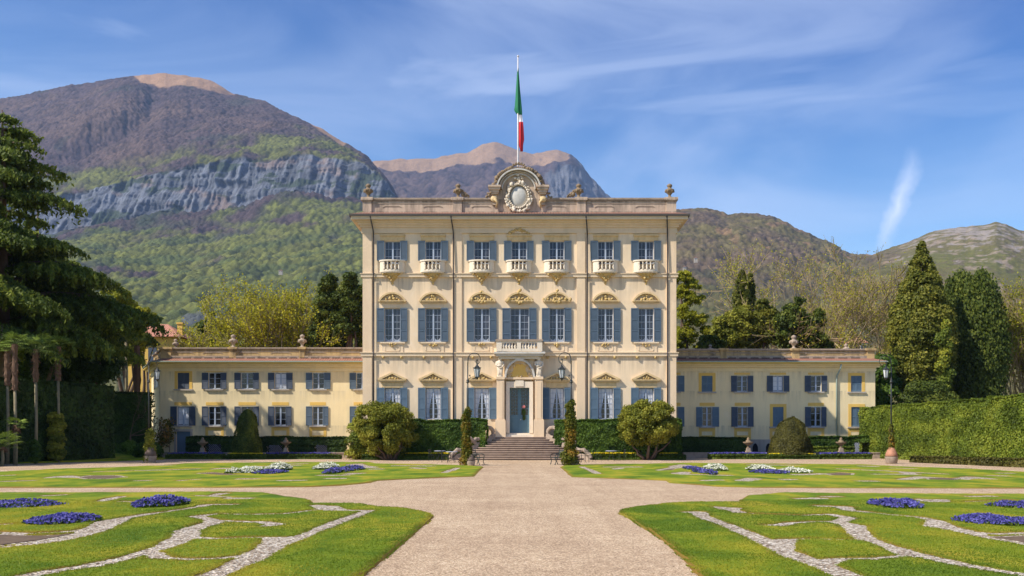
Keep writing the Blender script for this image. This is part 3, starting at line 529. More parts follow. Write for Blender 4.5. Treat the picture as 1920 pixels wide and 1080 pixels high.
# ================================================================ buildings
def holes_wall(mb, x0, x1, z0, z1, y, holes, depth=.28):
    """front wall (facing -Y) with real rectangular openings and their reveals"""
    xs = sorted({x0, x1, *[h[0] for h in holes], *[h[1] for h in holes]}); zs = sorted({z0, z1, *[h[2] for h in holes], *[h[3] for h in holes]})
    for a, b in zip(xs[:-1], xs[1:]):
        for c, d in zip(zs[:-1], zs[1:]):
            mx, mz = (a+b)/2, (c+d)/2
            if not any(h[0] < mx < h[1] and h[2] < mz < h[3] for h in holes): mb.add([(a, y, c), (b, y, c), (b, y, d), (a, y, d)], [(0, 1, 2, 3)])
    for a, b, c, d in holes:
        y2 = y+depth
        mb.add([(a,y,c),(a,y2,c),(a,y2,d),(a,y,d)], [(0,1,2,3)]).add([(b,y,c),(b,y,d),(b,y2,d),(b,y2,c)], [(0,1,2,3)])
        mb.add([(a,y,c),(b,y,c),(b,y2,c),(a,y2,c)], [(0,1,2,3)]).add([(a,y,d),(a,y2,d),(b,y2,d),(b,y,d)], [(0,1,2,3)])
CACHE = {}
def cached(key, fn):
    if key not in CACHE: CACHE[key] = fn()
    return CACHE[key]
def win_frame(w, h, rows, cols=2, bar=.03, mid=.12, tops=0):
    def f():
        m = MB(); b = .055
        m.box(-w/2, -w/2+b, -.04, .04, 0, h).box(w/2-b, w/2, -.04, .04, 0, h).box(-w/2+b, w/2-b, -.035, .035, 0, b*1.5).box(-w/2+b, w/2-b, -.035, .035, h-b, h)
        m.box(-mid/2, mid/2, -.06, .03, b*1.5, h-b)
        for i in range(1, rows):
            z = h*i/rows; m.box(-w/2+b, -mid/2, -.02, .012, z-bar/2, z+bar/2).box(mid/2, w/2-b, -.02, .012, z-bar/2, z+bar/2)
        if cols > 2:
            for s in (-1, 1): x = s*(w/4+.01); m.box(x-.009, x+.009, -.018, .01, b*1.5, h-b)
        if tops:                       # scalloped foot of the casement
            for s in (-1, 1):
                cx = s*w/4; m.prism([(cx-w*.17, .1), (cx+w*.17, .1), (cx+w*.17, .34), (cx+w*.12, .22), (cx+w*.05, .17), (cx-w*.05, .17), (cx-w*.12, .22), (cx-w*.17, .34)], -.02, .02)
        return m.mesh('window frame', M['frame'])
    return cached(('wf', round(w, 2), round(h, 2), rows, cols, tops), f)
def pane_mesh(w, h, mat): return cached(('pane', round(w, 2), round(h, 2), mat), lambda: MB().add([(-w/2, .02, 0), (w/2, .02, 0), (w/2, .02, h), (-w/2, .02, h)], [(0, 1, 2, 3)]).mesh('pane', M[mat]))
def curtain_mesh(w, h, kind):
    def f():
        m = MB(); nx, nz = 26, 22
        for s in (-1, 1):
            vs = []; 
            for k in range(nz+1):
                z = h*k/nz; t = 1-k/nz
                edge = (.04 + .30*w*min(1, t/.8)**1.15) if kind == 'v' else .02
                if kind == 'v' and t > .8: edge = .04+.30*w - (t-.8)*.35*w
                for i in range(nx+1):
                    u = i/nx; x = s*(w/2 - u*(w/2-edge)); vs.append((x, -.012+.012*math.sin(u*34+k*.15), z))
            m.add(vs, [(k*(nx+1)+i, k*(nx+1)+i+1, (k+1)*(nx+1)+i+1, (k+1)*(nx+1)+i) for k in range(nz) for i in range(nx)])
        return m.mesh('curtain', M['curtain'], True)
    return cached(('cur', round(w, 2), round(h, 2), kind), f)
def shutter_mesh(w, h, mat, rails=1):
    def f():
        m = MB(); s = .07; t = .045
        m.box(0, s, -t, 0, 0, h).box(w-s, w, -t, 0, 0, h)
        n = rails+1
        for i in range(n+1):
            z = h*i/n; z = min(max(z-.05, 0), h-.1); m.box(s, w-s, -t, 0, z, z+.1)
        k = int(h/.085)
        for i in range(k):                                   # louvres
            z = .02 + (h-.04)*i/k; m.add([(s, -.038, z), (w-s, -.038, z), (w-s, -.008, z+.07), (s, -.008, z+.07)], [(0, 1, 2, 3)])
        m.box(s, w-s, -.006, -.002, .01, h-.01)
        return m.mesh('shutter', M[mat])
    return cached(('sh', round(w, 2), round(h, 2), mat, rails), f)
def window(root, x0, x1, z0, z1, y, rows, glass, curtain=None, cols=2, tops=0, back=.22):
    w, h = x1-x0, z1-z0; c = ((x0+x1)/2, y+back, z0)
    wf = link('window', win_frame(w, h, rows, cols, tops=tops), root, c)
    if curtain:
        link('curtain', curtain_mesh(w-.16, h-.2, curtain), wf, (c[0], y+back+.025, z0+.12))
        link('pane', pane_mesh(w-.1, h-.1, glass), wf, (c[0], y+back+.05, z0+.05))
    else: link('pane', pane_mesh(w-.1, h-.1, glass), wf, (c[0], y+back, z0+.05))
    return wf
def shutters(root, xl, x0, x1, xr, z0, z1, y, mat, rails=1):
    if xl is not None: link('shutter', shutter_mesh(x0-xl, z1-z0, mat, rails), root, (xl, y-.05, z0))
    if xr is not None: link('shutter', shutter_mesh(xr-x1, z1-z0, mat, rails), root, (x1, y-.05, z0))
URN = [(.0,0),(.26,0),(.26,.06),(.13,.1),(.09,.2),(.12,.27),(.20,.36),(.31,.52),(.35,.62),(.24,.68),(.12,.74),(.15,.82),(.21,.9),(.17,1.0),(.05,1.07),(0,1.09)]
def urn(root, x, y, z, s, mat='darkstone'):
    return link('urn', cached(('urn', mat), lambda: _urn(mat)), root, (x, y, z)) if abs(s-1) < .01 else _scaled(root, x, y, z, s, mat)
def _urn(mat):
    m = MB().lathe(URN, n=12)
    for k in range(6): a = k*math.pi/3; m.ball((.30*math.cos(a), .30*math.sin(a), .50), (.075, .075, .11), 3)
    for k in range(5): a = k*1.256; m.ball((.13*math.cos(a), .13*math.sin(a), .93), (.07, .07, .1), 3)
    return m.mesh('urn', M[mat], True)
def _scaled(root, x, y, z, s, mat): o = link('urn', cached(('urn', mat), lambda: _urn(mat)), root, (x, y, z)); o.scale = (s, s, s); return o
rnd = random.Random(5)
def sculpt(m, pts, r, y, n=3, jit=.35):       # a cluster of carved lumps along points (x,z)
    for x, z in pts:
        for k in range(n):
            q = r*rnd.uniform(.55, 1.15); m.ball((x+rnd.uniform(-r, r)*jit*2, y-rnd.uniform(0, r)*.6, z+rnd.uniform(-r, r)*jit*2), (q, q*.8, q*rnd.uniform(.7, 1.3)), 3)
# ---------------------------------------------------------------- main villa
VY = 76.5; VS = F/VY
X_ = lambda px, Y=VY: (px-CX)/F*Y
Z_ = lambda py, Y=VY: H+(CY-py)/F*Y
villa = thing('villa', 'tall cream three storey villa with blue grey shutters, roof urns and carved crest', 'villa', (X_(974), VY, 0))
VX0, VX1 = X_(681), X_(1267); VD = 17
cols = [(707,721,751,764),(784,797.5,827,840.5),(875,889,918,931),(945,959,988,1000.5),(1016,1030,1058,1071.5),(1107,1121,1150,1163.5),(1183,1197,1226,1239.5)]
r3 = (452, 495); r2 = (578, 641); r1 = (727, 786)
holes = []
for i, c in enumerate(cols):
    holes.append((X_(c[1]), X_(c[2]), Z_(r3[1]), Z_(r3[0])))
    if i == 3: holes.append((X_(957), X_(992), Z_(655), Z_(r2[0])))
    else: holes.append((X_(c[1]), X_(c[2]), Z_(r2[1]), Z_(r2[0])))
    if i != 3: holes.append((X_(c[1]), X_(c[2]), Z_(r1[1]), Z_(r1[0])))
holes.append((X_(955), X_(993), Z_(812), Z_(722)))
m = MB(); ZT = Z_(408); holes_wall(m, VX0, VX1, 0, ZT, VY, holes, .3)
m.add([(VX0,VY,0),(VX0,VY+VD,0),(VX0,VY+VD,ZT),(VX0,VY,ZT)], [(0,1,2,3)]).add([(VX1,VY,0),(VX1,VY+VD,0),(VX1,VY+VD,ZT),(VX1,VY,ZT)], [(0,3,2,1)]).add([(VX0,VY+VD,0),(VX1,VY+VD,0),(VX1,VY+VD,ZT),(VX0,VY+VD,ZT)], [(0,3,2,1)])
m.obj('wall', M['villa'], villa)
MB().box(VX0+.3, VX1-.3, VY+.9, VY+1.0, .3, ZT-.3).obj('interior', M['void'], villa)
# pilasters
for a, b in ((681,697.5),(848.5,866),(1081,1097),(1250,1267)):
    MB().box(X_(a)-.03*(a==681), X_(b)+.03*(b==1267), VY-.1, VY+.002, 0, Z_(668)).box(X_(a)-.03*(a==681), X_(b)+.03*(b==1267), VY-.1, VY+.002, Z_(662), Z_(520)).box(X_(a)-.03*(a==681), X_(b)+.03*(b==1267), VY-.1, VY+.002, Z_(514), Z_(437.5)).obj('pilaster', M['pilaster'], villa)
def around(m, o, z0, z1, y=VY, x0=VX0, x1=VX1, d=VD): m.box(x0-o, x1+o, y-o, y+d+o, z0, z1)
for a, b in ((520,514),(668,662)):
    s = MB(); around(s, .16, Z_(a), Z_(b)); around(s, .22, Z_(b), Z_(b)+.05); s.obj('string_course', M['trim'], villa)
m = MB()
for o, a, b in ((.13,437.5,434),(.10,434,427),(.22,427,423),(.36,423,419),(.5,419,415.5),(.82,415.3,409.5)): around(m, o, Z_(a), Z_(b))
m.obj('cornice', M['trim'], villa)
m = MB(); around(m, .95, Z_(409.4), Z_(405.5)); m.obj('gutter', M['gutter'], villa)
m = MB(); zz = Z_(405.4)
m.add([(VX0-.9,VY-.9,zz),(VX1+.9,VY-.9,zz),(VX1+.1,VY+.1,zz+.32),(VX0-.1,VY+.1,zz+.32)], [(0,1,2,3)]).add([(VX0-.9,VY-.9,zz),(VX0-.1,VY+.1,zz+.32),(VX0-.1,VY+VD,zz+.32),(VX0-.9,VY+VD+.9,zz)], [(0,1,2,3)]).add([(VX1+.9,VY-.9,zz),(VX1+.9,VY+VD+.9,zz),(VX1+.1,VY+VD,zz+.32),(VX1+.1,VY+.1,zz+.32)], [(0,1,2,3)])
m.box(VX0, VX1, VY+.5, VY+VD, zz, zz+.3); m.obj('roof', M['tile'], villa)
# attic parapet
AY = VY+.15; ax = lambda px: X_(px, AY); az = lambda py: Z_(py, AY)
def parapet(root, X0, X1, y, ztop, zbot, mats, posts, panels, scale, d=.35, slots=()):
    m = MB(); cap = .17*scale
    m.box(X0, X1, y, y+d, zbot, ztop-cap); m.obj('parapet', mats[0], root)
    m = MB(); m.box(X0-.05, X1+.05, y-.14, y+d+.14, ztop-cap*.62, ztop).box(X0-.02, X1+.02, y-.08, y+d+.08, ztop-cap, ztop-cap*.62).box(X0, X1, y-.035, y+.002, ztop-cap*2.05, ztop-cap*1.75)
    m.obj('coping', M['stone'], root)
    for cx, w in panels:
        m = MB(); z = zbot+(ztop-zbot)*.52; m.box(cx-w*.36, cx+w*.36, y-.035, y+.002, z, z+.07); m.prism([(cx-w*.5, z-.10), (cx-w*.5, z-.05), (cx-w*.355, z+.066), (cx-w*.355, z+.004)], y-.035, y+.002); m.prism([(cx+w*.5, z-.10), (cx+w*.36, z), (cx+w*.36, z+.07), (cx+w*.5, z-.05)], y-.035, y+.002); m.obj('panel_moulding', M['stone'], root)
    for a, b in posts:
        m = MB().box(a, b, y-.13, y+d+.08, zbot-.05, ztop-cap*1.3).box(a-.06, b+.06, y-.19, y+d+.14, ztop-cap*1.3, ztop-cap*.9).box(a-.13, b+.13, y-.26, y+d+.2, ztop-cap*.9, ztop+.03); m.obj('parapet_post', mats[0], root)
pz1, pz0 = az(371.5), az(404.5)
posts = [(ax(681)-.02, ax(697)), (ax(849), ax(866)), (ax(1081), ax(1098)), (ax(1249), ax(1267)+.02)]
panels = [(ax(735), 1.5), (ax(812), 1.5), (ax(902), 1.5), (ax(1043), 1.5), (ax(1133), 1.5), (ax(1210), 1.5)]
parapet(villa, ax(697), ax(931), AY, pz1, pz0, (M['attic'],), posts[:2], panels[:3], 1.25)
parapet(villa, ax(1012), ax(1249), AY, pz1, pz0, (M['attic'],), posts[2:], panels[3:], 1.25)
for sx in (VX0, VX1-.35):
    MB().box(sx, sx+.35, AY+.35, VY+VD, pz0, pz1-.05).obj('parapet', M['attic'], villa)
m = MB()
for a, b in ((714,741),(758,793),(806,848),(872,901),(1052,1075),(1102,1137),(1150,1188),(1205,1230)): m.box(ax(a), ax(b), AY-.16, AY-.004, az(403.3), az(400.8))
m.obj('parapet_gap_shade', M['gutter'], villa)  # dark boxes standing in for the shade in gaps under the parapet
for px in (690.5, 859, 1085, 1255.5): urn(villa, X_(px, AY+.15), AY+.15, az(371), 1.06)
for sx in (-1, 1):                               # carved trophies beside the inner urns
    m = MB(); bx = ax(868) if sx < 0 else ax(1075)
    for k, (dx, h, r) in enumerate([(0,.30,.17),(.22*sx*-1,.2,.14),(.42*sx*-1,.1,.1),(.02*sx,.62,.1),(.14*-sx,.42,.11)]): m.ball((bx+dx, AY+.15, az(371)+h*.8+.06), (r, r*.8, r*1.15), 4)
    m.tube([(bx, AY+.1, az(371)+.1), (bx+.3*-sx, AY+.1, az(371)+.35), (bx+.5*-sx, AY+.1, az(371)+.12)], [.07, .06, .05], 6)
    m.obj('trophy', M['darkstone'], villa, smooth=True)
# crest
M['marblewarm'] = plaster('aged warm marble', (.70, .60, .47), (.30, .24, .16), .9, streak=(4, 4, 4), bs=.5)
cx, cz = ax(972.5), az(366); cyy = AY-.05; s = VS
m = MB(); wall_pts = [(ax(931), az(404.5)), (ax(931), az(351)), (ax(936), az(345))]
for k in range(0, 21): a = math.pi - math.pi*k/20; wall_pts.append((cx+math.cos(a)*36/s, az(356)+math.sin(a)*33/s))
wall_pts += [(ax(1009), az(345)), (ax(1013), az(351)), (ax(1013), az(404.5))]
m.prism(wall_pts, AY-.02, AY+.42); crest = m.obj('crest', M['attic'], villa)
def ringarc(m, r0x, r0z, r1x, r1z, cx, cz, a0, a1, y0, y1, n=24):
    for k in range(n):
        a, b = a0+(a1-a0)*k/n, a0+(a1-a0)*(k+1)/n
        m.prism([(cx+r0x*math.cos(a), cz+r0z*math.sin(a)), (cx+r1x*math.cos(a), cz+r1z*math.sin(a)), (cx+r1x*math.cos(b), cz+r1z*math.sin(b)), (cx+r0x*math.cos(b), cz+r0z*math.sin(b))], y0, y1)
zc = az(356); m = MB()
ringarc(m, 39/s, 34.5/s, 41.5/s, 37/s, cx, zc, .10, math.pi-.10, AY-.58, AY+.3); ringarc(m, 30/s, 27.5/s, 31.5/s, 29/s, cx, zc, .0, math.pi, AY-.28, AY+.2); ringarc(m, 35.5/s, 32/s, 36.3/s, 32.7/s, cx, zc, .05, math.pi-.05, AY-.36, AY+.2)
m.obj('arch_moulding', M['marble'], crest, smooth=False); m = MB(); ringarc(m, 31.5/s, 29/s, 39/s, 34.5/s, cx, zc, .05, math.pi-.05, AY-.2, AY+.25); m.obj('arch_cove', M['attic'], crest)  # flat cove in darker stone, painting the shade of a hollow
m = MB()
for sg in (-1, 1):
    c0 = cx+sg*(45/s)
    for k, (o, a, b) in enumerate(((.30,350,353.5),(.22,353.5,358),(.12,358,363),(.04,363,366))): m.box(c0-.22-o*.9, c0+.22+o*.9, AY-.3-o, AY+.3, az(b), az(a))
    m.box(c0-.2, c0+.2, AY-.16, AY+.2, az(385), az(366))
m.obj('shoulder', M['attic'], crest)
m = MB()
for k in range(34):
    a = math.pi*(.06+.88*k/33); r = rnd.uniform(.09, .19) if not 14 < k < 20 else .08
    m.ball((cx+(46.5/s+r*.3)*math.cos(a), AY-.15+rnd.uniform(-.2, .1), zc+(40.5/s+r*.3)*math.sin(a)), (r, r*.8, r), 3)
for sg in (-1, 1):
    m2 = MB(); sculpt(m2, [(cx+sg*35/s, zc+27/s), (cx+sg*39/s, zc+21/s), (cx+sg*43/s, zc+14/s), (cx+sg*30/s, zc+31/s)], .17, AY-.1, 4); m2.obj('rim_foliage', M['darkstone'], crest, smooth=True)
    m2 = MB(); m2.tube([(cx+sg*(50+10*t-6*math.sin(t*3.1))/s, AY-.1, az(369)+(.25+.5*(1-t)*math.cos(t*2.2))) for t in [k/9 for k in range(10)]], [.15-.008*k for k in range(10)], 7); sculpt(m2, [(cx+sg*55/s, az(368)), (cx+sg*60/s, az(370)), (cx+sg*52/s, az(362))], .12, AY-.05, 3); m2.obj('side_scroll', M['darkstone'], crest, smooth=True)
    m2 = MB(); m2.ball((cx+sg*46/s, AY-.2, az(374)), (.28, .14, .26), 6); m2.tube([(cx+sg*46/s, AY-.28, az(374)+.0), (cx+sg*40/s, AY-.2, az(380)), (cx+sg*42/s, AY-.15, az(390))], [.12, .1, .07], 6); m2.obj('rosette', M['ped'], crest, smooth=True)
ringarc(m, 11/s, 8/s, 14/s, 11/s, cx, zc+39/s, .0, math.pi, AY-.1, AY+.02, 10)
for k in range(9): a = math.pi*k/8; m.ball((cx+14/s*math.cos(a), AY-.05, zc+39/s+11.5/s*math.sin(a)), .085, 3)
m.obj('carved_rim', M['darkstone'], crest, smooth=True)
m = MB(); m.ball((cx, AY-.02, az(369)), (16.5/s, .28, 20/s), 12); m.obj('oval_shield', M['marble'], crest, smooth=True)
m = MB(); ringarc(m, 17/s, 20.5/s, 20/s, 24/s, cx, az(369), 0, 2*math.pi, AY-.32, AY, 30); ringarc(m, 24/s, 28/s, 27/s, 30/s, cx, az(369), math.pi*1.05, math.pi*1.95, AY-.35, AY, 16)
for k in range(26):
    a = 2*math.pi*k/26; q = rnd.uniform(.07, .2); m.ball((cx+(22.5+rnd.uniform(-2, 2))/s*math.cos(a), AY-.25+rnd.uniform(-.1, .1), az(370)+27/s*math.sin(a)), (q, q*.8, q*1.2), 3)
sculpt(m, [(ax(949), az(378)), (ax(955), az(386)), (ax(962), az(392)), (ax(990), az(390)), (ax(985), az(396)), (ax(995), az(380))], .17, AY-.2, 3)
sculpt(m, [(ax(972), az(337)), (ax(966), az(334)), (ax(979), az(334)), (ax(972), az(330))], .13, AY-.2, 3); m.obj('cartouche_scrollwork', M['marblewarm'], crest, smooth=True)
# windows, shutters, balconies, pediments
def oval_balcony(px):
    cx, cz = X_(px), Z_(511.5); w = 24/VS; d = .62; H2 = Z_(489)-cz
    arc = lambda r, n=14: [(cx+w*r*math.cos(math.pi+math.pi*i/n), VY-.02+d*r*math.sin(math.pi+math.pi*i/n)) for i in range(n+1)]
    slab = MB(); slab.prismz(arc(1.0), cz, cz+.12).prismz(arc(.93), cz-.07, cz); slab.prismz(arc(1.04), cz+H2-.1, cz+H2).prismz(arc(.92), cz+.12, cz+.2)
    P_ = arc(.97, 40)
    for rng in (range(0, 11), range(29, 40)):
        for i in rng: (a, b), (c, e) = P_[i], P_[i+1]; slab.add([(a, b, cz+.12), (c, e, cz+.12), (c, e, cz+H2-.1), (a, b, cz+H2-.1)], [(0, 1, 2, 3)])
    b = slab.obj('balcony', M['white'], villa)
    for i in (12, 16, 20, 24, 28):
        x, y = P_[i]; link('baluster', cached('bal', lambda: MB().lathe([(.0,0),(.06,0),(.06,.04),(.035,.07),(.085,.2),(.05,.34),(.03,.42),(.05,.5),(.06,.53),(.06,.6)], n=8).mesh('baluster', M['white'], True)), b, (x, y+.03, cz+.17))
    m = MB(); m.lathe([(.0,-.86),(.05,-.84),(.10,-.74),(.07,-.66),(.2,-.5),(.42,-.28),(.62,-.12),(.70,-.06),(.70,0)], (cx, VY, cz-.07), 16, math.pi, 2*math.pi, 1, .72)
    sculpt(m, [(cx, cz-.2), (cx-.3, cz-.24), (cx+.3, cz-.24), (cx-.15, cz-.45), (cx+.15, cz-.45), (cx, cz-.62), (cx-.62, cz-.14), (cx+.62, cz-.14)], .1, VY-.3, 2); m.obj('corbel', M['gold'], b, smooth=True)
def seg_pediment(px, rich):
    cx, z0 = X_(px), Z_(568); w = 26/VS; m = MB()
    m.box(cx-w*.93, cx+w*.93, VY-.22, VY+.01, z0, z0+.10).box(cx-w*1.0, cx+w*1.0, VY-.28, VY+.01, z0+.10, z0+.16)
    R = (w*w+.72**2)/(2*.72); zc = z0+.16+.66-R; a = math.asin(min(1, w/R))
    for k in range(14):
        p, q = -a+2*a*k/14, -a+2*a*(k+1)/14; m.prism([(cx+R*math.sin(p), zc+R*math.cos(p)), (cx+R*math.sin(q), zc+R*math.cos(q)), (cx+(R-.13)*math.sin(q), zc+(R-.13)*math.cos(q)), (cx+(R-.13)*math.sin(p), zc+(R-.13)*math.cos(p))], VY-.30, VY+.01)
    p = m.obj('pediment', M['ped'], villa); m = MB(); z1 = z0+.28
    sculpt(m, [(cx, z1+.25), (cx, z1+.02), (cx-.22, z1), (cx+.22, z1), (cx-.45, z1-.04), (cx+.45, z1-.04)], .12, VY-.14, 3)
    if rich: sculpt(m, [(cx, z1+.62), (cx, z1+.45), (cx, z1-.25), (cx-.2, z1-.18), (cx+.2, z1-.18), (cx-.75, z1-.05), (cx+.75, z1-.05), (cx-.95, z1-.08), (cx+.95, z1-.08)], .13, VY-.18, 3)
    else: sculpt(m, [(cx, z1+.4)], .1, VY-.14, 2)
    m.obj('carving', M['gold'], p, smooth=True)
def tri_pediment(px):
    cx, z0 = X_(px), Z_(716); w = 26/VS; m = MB(); h = .68
    m.box(cx-w*.93, cx+w*.93, VY-.2, VY+.01, z0, z0+.1).box(cx-w, cx+w, VY-.27, VY+.01, z0+.1, z0+.17)
    for sg in (-1, 1): m.prism([(cx+sg*w*1.04, z0+.17), (cx+sg*w*1.04, z0+.24), (cx, z0+h+.06), (cx, z0+h-.07), (cx+sg*(w-.2), z0+.17)][::sg], VY-.28, VY+.01)
    p = m.obj('pediment', M['ped'], villa); m = MB(); z1 = z0+.27
    sculpt(m, [(cx, z1+.14), (cx, z1), (cx-.2, z1-.02), (cx+.2, z1-.02), (cx-.42, z1-.05), (cx+.42, z1-.05)], .1, VY-.12, 3); m.obj('carving', M['gold'], p, smooth=True)
for i, c in enumerate(cols):
    mid = (c[1]+c[2])/2; x0, x1 = X_(c[1]), X_(c[2])
    # top floor
    window(villa, x0, x1, Z_(r3[1]), Z_(r3[0]), VY, 3, 'glass', cols=4)
    shutters(villa, X_(c[0]), x0, x1, X_(c[3]), Z_(489), Z_(r3[0]), VY, 'shutter', 0)
    m = MB().box(X_(mid-23), X_(mid+23), VY-.06, VY, Z_(451), Z_(443)).box(X_(mid-24), X_(mid+24), VY-.16, VY, Z_(443), Z_(440.2)); m.obj('lintel', M['ped'], villa)
    if i == 3:
        m = MB(); sculpt(m, [(X_(mid+d), Z_(437-abs(abs(d)-20)*.3)) for d in range(-18, 19, 4)]+[(X_(mid), Z_(430)), (X_(mid), Z_(434))], .11, VY-.1, 2); m.obj('crown_carving', M['gold'], villa, smooth=True)
    oval_balcony(mid-.3)
    # middle floor
    if i == 3:
        window(villa, X_(957), X_(992), Z_(655), Z_(r2[0]), VY, 6, 'glass', cols=4); shutters(villa, X_(942), X_(957), X_(992), X_(1006), Z_(650), Z_(r2[0]), VY, 'shutter', 2)
    else:
        window(villa, x0, x1, Z_(r2[1]), Z_(r2[0]), VY, 5, 'glass', cols=4, tops=1); shutters(villa, X_(c[0]), x0, x1, X_(c[3]), Z_(r2[1]), Z_(r2[0]), VY, 'shutter', 2)
        m = MB().box(X_(mid-23.5), X_(mid+23.5), VY-.16, VY, Z_(644.2), Z_(641.5)); m.obj('sill', M['trim'], villa)
        m = MB(); a, b = X_(mid-20), X_(mid+20); z0, z1 = Z_(661.5), Z_(644.5); m.box(a, b, VY-.05, VY, z0, z1)
        a2, b2, c2, d2 = X_(mid-14), X_(mid+14), Z_(658.5), Z_(648.5)
        m.box(a2, b2, VY-.075, VY-.05, d2-.05, d2).box(a2, b2, VY-.075, VY-.05, c2, c2+.05).box(a2, a2+.05, VY-.075, VY-.05, c2, d2).box(b2-.05, b2, VY-.075, VY-.05, c2, d2); m.obj('apron_panel', M['trim'], villa)
        m = MB(); sculpt(m, [(X_(mid-5), Z_(646.5)), (X_(mid), Z_(648.5)), (X_(mid+5), Z_(646.5)), (X_(mid), Z_(646))], .09, VY-.1, 2)
        for q in (-17, 17): m.ball((X_(mid+q), VY-.12, Z_(670)), (.11, .12, .12), 4); m.box(X_(mid+q)-.13, X_(mid+q)+.13, VY-.2, VY, Z_(669), Z_(668)+.0)
        m.obj('bracket', M['gold'], villa, smooth=True)
        window(villa, x0, x1, Z_(r1[1]), Z_(r1[0]), VY, 6, 'wglass', 'v', cols=4); shutters(villa, X_(c[0]), x0, x1, X_(c[3]), Z_(r1[1]), Z_(r1[0]), VY, 'shutterlit', 2)
        tri_pediment(mid); MB().box(X_(mid-20), X_(mid+20), VY-.05, VY, Z_(726.5), Z_(716.3)).obj('lintel', M['ped'], villa)
    seg_pediment(mid, i in (2, 3, 4)); MB().box(X_(mid-20), X_(mid+20), VY-.04, VY, Z_(577.5), Z_(568.3)).obj('lintel', M['trim'], villa)
for px in (700, 848, 1098.5, 1248.5):
    x = X_(px-1.5 if px in (700,) else px); m = MB().tube([(x-.05, VY-.9, Z_(409)), (x, VY-.7, Z_(418)), (x+.08, VY-.28, Z_(432)), (x+.1, VY-.16, Z_(440)), (x+.1, VY-.24, Z_(512)), (x+.1, VY-.28, Z_(518)), (x+.1, VY-.16, Z_(524)), (x+.1, VY-.16, Z_(660)), (x+.1, VY-.28, Z_(665)), (x+.1, VY-.16, Z_(671)), (x+.1, VY-.16, .1)], .052, 8)
    m.obj('downpipe', M['pipe'], villa, smooth=True)
# portico
PY_ = 75.75; qx = lambda px: X_(px, PY_); qz = lambda py: Z_(py, PY_)
port = MB()
for a, b in ((931, 945.5), (1003, 1017.5)):
    port.box(qx(a), qx(b), PY_, VY, qz(788), qz(711)); port.box(qx(a-1), qx(b+1), PY_-.07, VY, qz(711), qz(706))
    port.box(qx(a)+.12, qx(b)-.12, PY_-.03, PY_+.01, qz(785), qz(716))
    port.box(qx(a-2.5), qx(b+2.5), PY_-.12, VY, 1.7, qz(788)).box(qx(a-1.5), qx(b+1.5), PY_-.08, VY, qz(788), qz(786))
port.box(qx(945.5), qx(1003), PY_+.22, VY, qz(711), qz(707))
portico = port.obj('portico', M['pilaster'], villa)
m = MB(); m.box(qx(948.5), qx(955.5), PY_+.3, VY, 2.03, qz(726.5)).box(qx(992.5), qx(999.5), PY_+.3, VY, 2.03, qz(726.5)).box(qx(948.5), qx(999.5), PY_+.3, VY, qz(726.5), qz(715)); m.box(qx(966), qx(982), PY_+.24, VY, qz(724), qz(713)); m.obj('door_surround', M['white'], portico)
MB().box(qx(946), qx(1003), PY_+.35, VY+.3, 1.7, 2.02).box(qx(948), qx(1001), PY_+.12, VY, 1.7, 1.9).obj('threshold', M['white'], portico)
m = MB().box(qx(926.5), qx(1022), PY_-.55, VY, qz(664), qz(660.5)).box(qx(930), qx(1018), PY_-.4, VY, qz(668), qz(664)).box(qx(936), qx(1012), PY_-.05, VY, qz(673), qz(668)); m.obj('balcony_floor', M['marble'], portico)
m = MB(); ac, azz = qx(974.3), qz(708)
ringarc(m, 25/VS, 31/VS, 28.5/VS, 35/VS, ac, azz, 0, math.pi, PY_-.02, VY, 20); m.box(qx(966), qx(982), PY_-.1, VY, qz(677), qz(670)); m.obj('arch', M['marble'], portico)
m = MB().box(qx(945.5), qx(1003), PY_+.34, VY, qz(707), qz(669)); m.obj('tympanum', M['villa'], portico)
m = MB(); m.prism([(qx(957), qz(706)), (qx(991), qz(706)), (qx(988), qz(698)), (qx(985), qz(693)), (qx(986), qz(686)), (qx(980), qz(682)), (qx(968), qz(682)), (qx(962), qz(686)), (qx(963), qz(693)), (qx(960), qz(698))], PY_+.29, PY_+.345); m.obj('inscription_panel', M['ochre'], portico)
m = MB(); sculpt(m, [(qx(957), qz(698)), (qx(957), qz(690)), (qx(959), qz(703)), (qx(991), qz(698)), (qx(991), qz(690)), (qx(990), qz(703)), (qx(974), qz(681)), (qx(970), qz(706)), (qx(978), qz(706)), (qx(963), qz(684)), (qx(985), qz(684)), (qx(952), qz(703)), (qx(997), qz(703))], .1, PY_+.3, 2); m.obj('carving', M['ped'], portico, smooth=True)
m = MB(); zz0, zz1 = qz(659.5), qz(637.5)
by = PY_-.42
for a, b in ((931, 941), (969, 977), (1007, 1016.5)): m.box(qx(a), qx(b), by-.08, by+.14, zz0+.002, zz1-.12)
m.box(qx(931)+.01, qx(1016.5)-.01, by-.06, by+.12, zz0, zz0+.2).box(qx(941), qx(1007), by-.05, by+.11, zz1-.26, zz1-.12)
for a in (931, 1015): m.box(qx(a)+.003, qx(a+2)-.03, by+.14, VY, zz0+.01, zz1-.12)
bl = m.obj('balustrade', M['white'], portico)
MB().box(qx(929.5), qx(1018), by-.14, by+.2, zz1-.12, zz1).box(qx(929.5), qx(933), by+.2, VY, zz1-.12, zz1).box(qx(1014.5), qx(1018), by+.2, VY, zz1-.12, zz1).obj('handrail', M['stone'], bl)
for k in range(5):
    for a in (943.6, 979.6): link('baluster', cached('bal2', lambda: MB().lathe([(.0,0),(.075,0),(.075,.03),(.045,.06),(.095,.16),(.05,.3),(.035,.36),(.07,.40),(.07,.45)], n=8).mesh('baluster', M['white'], True)), bl, (qx(a+k*5.4+.8), by+.03, zz0+.19))
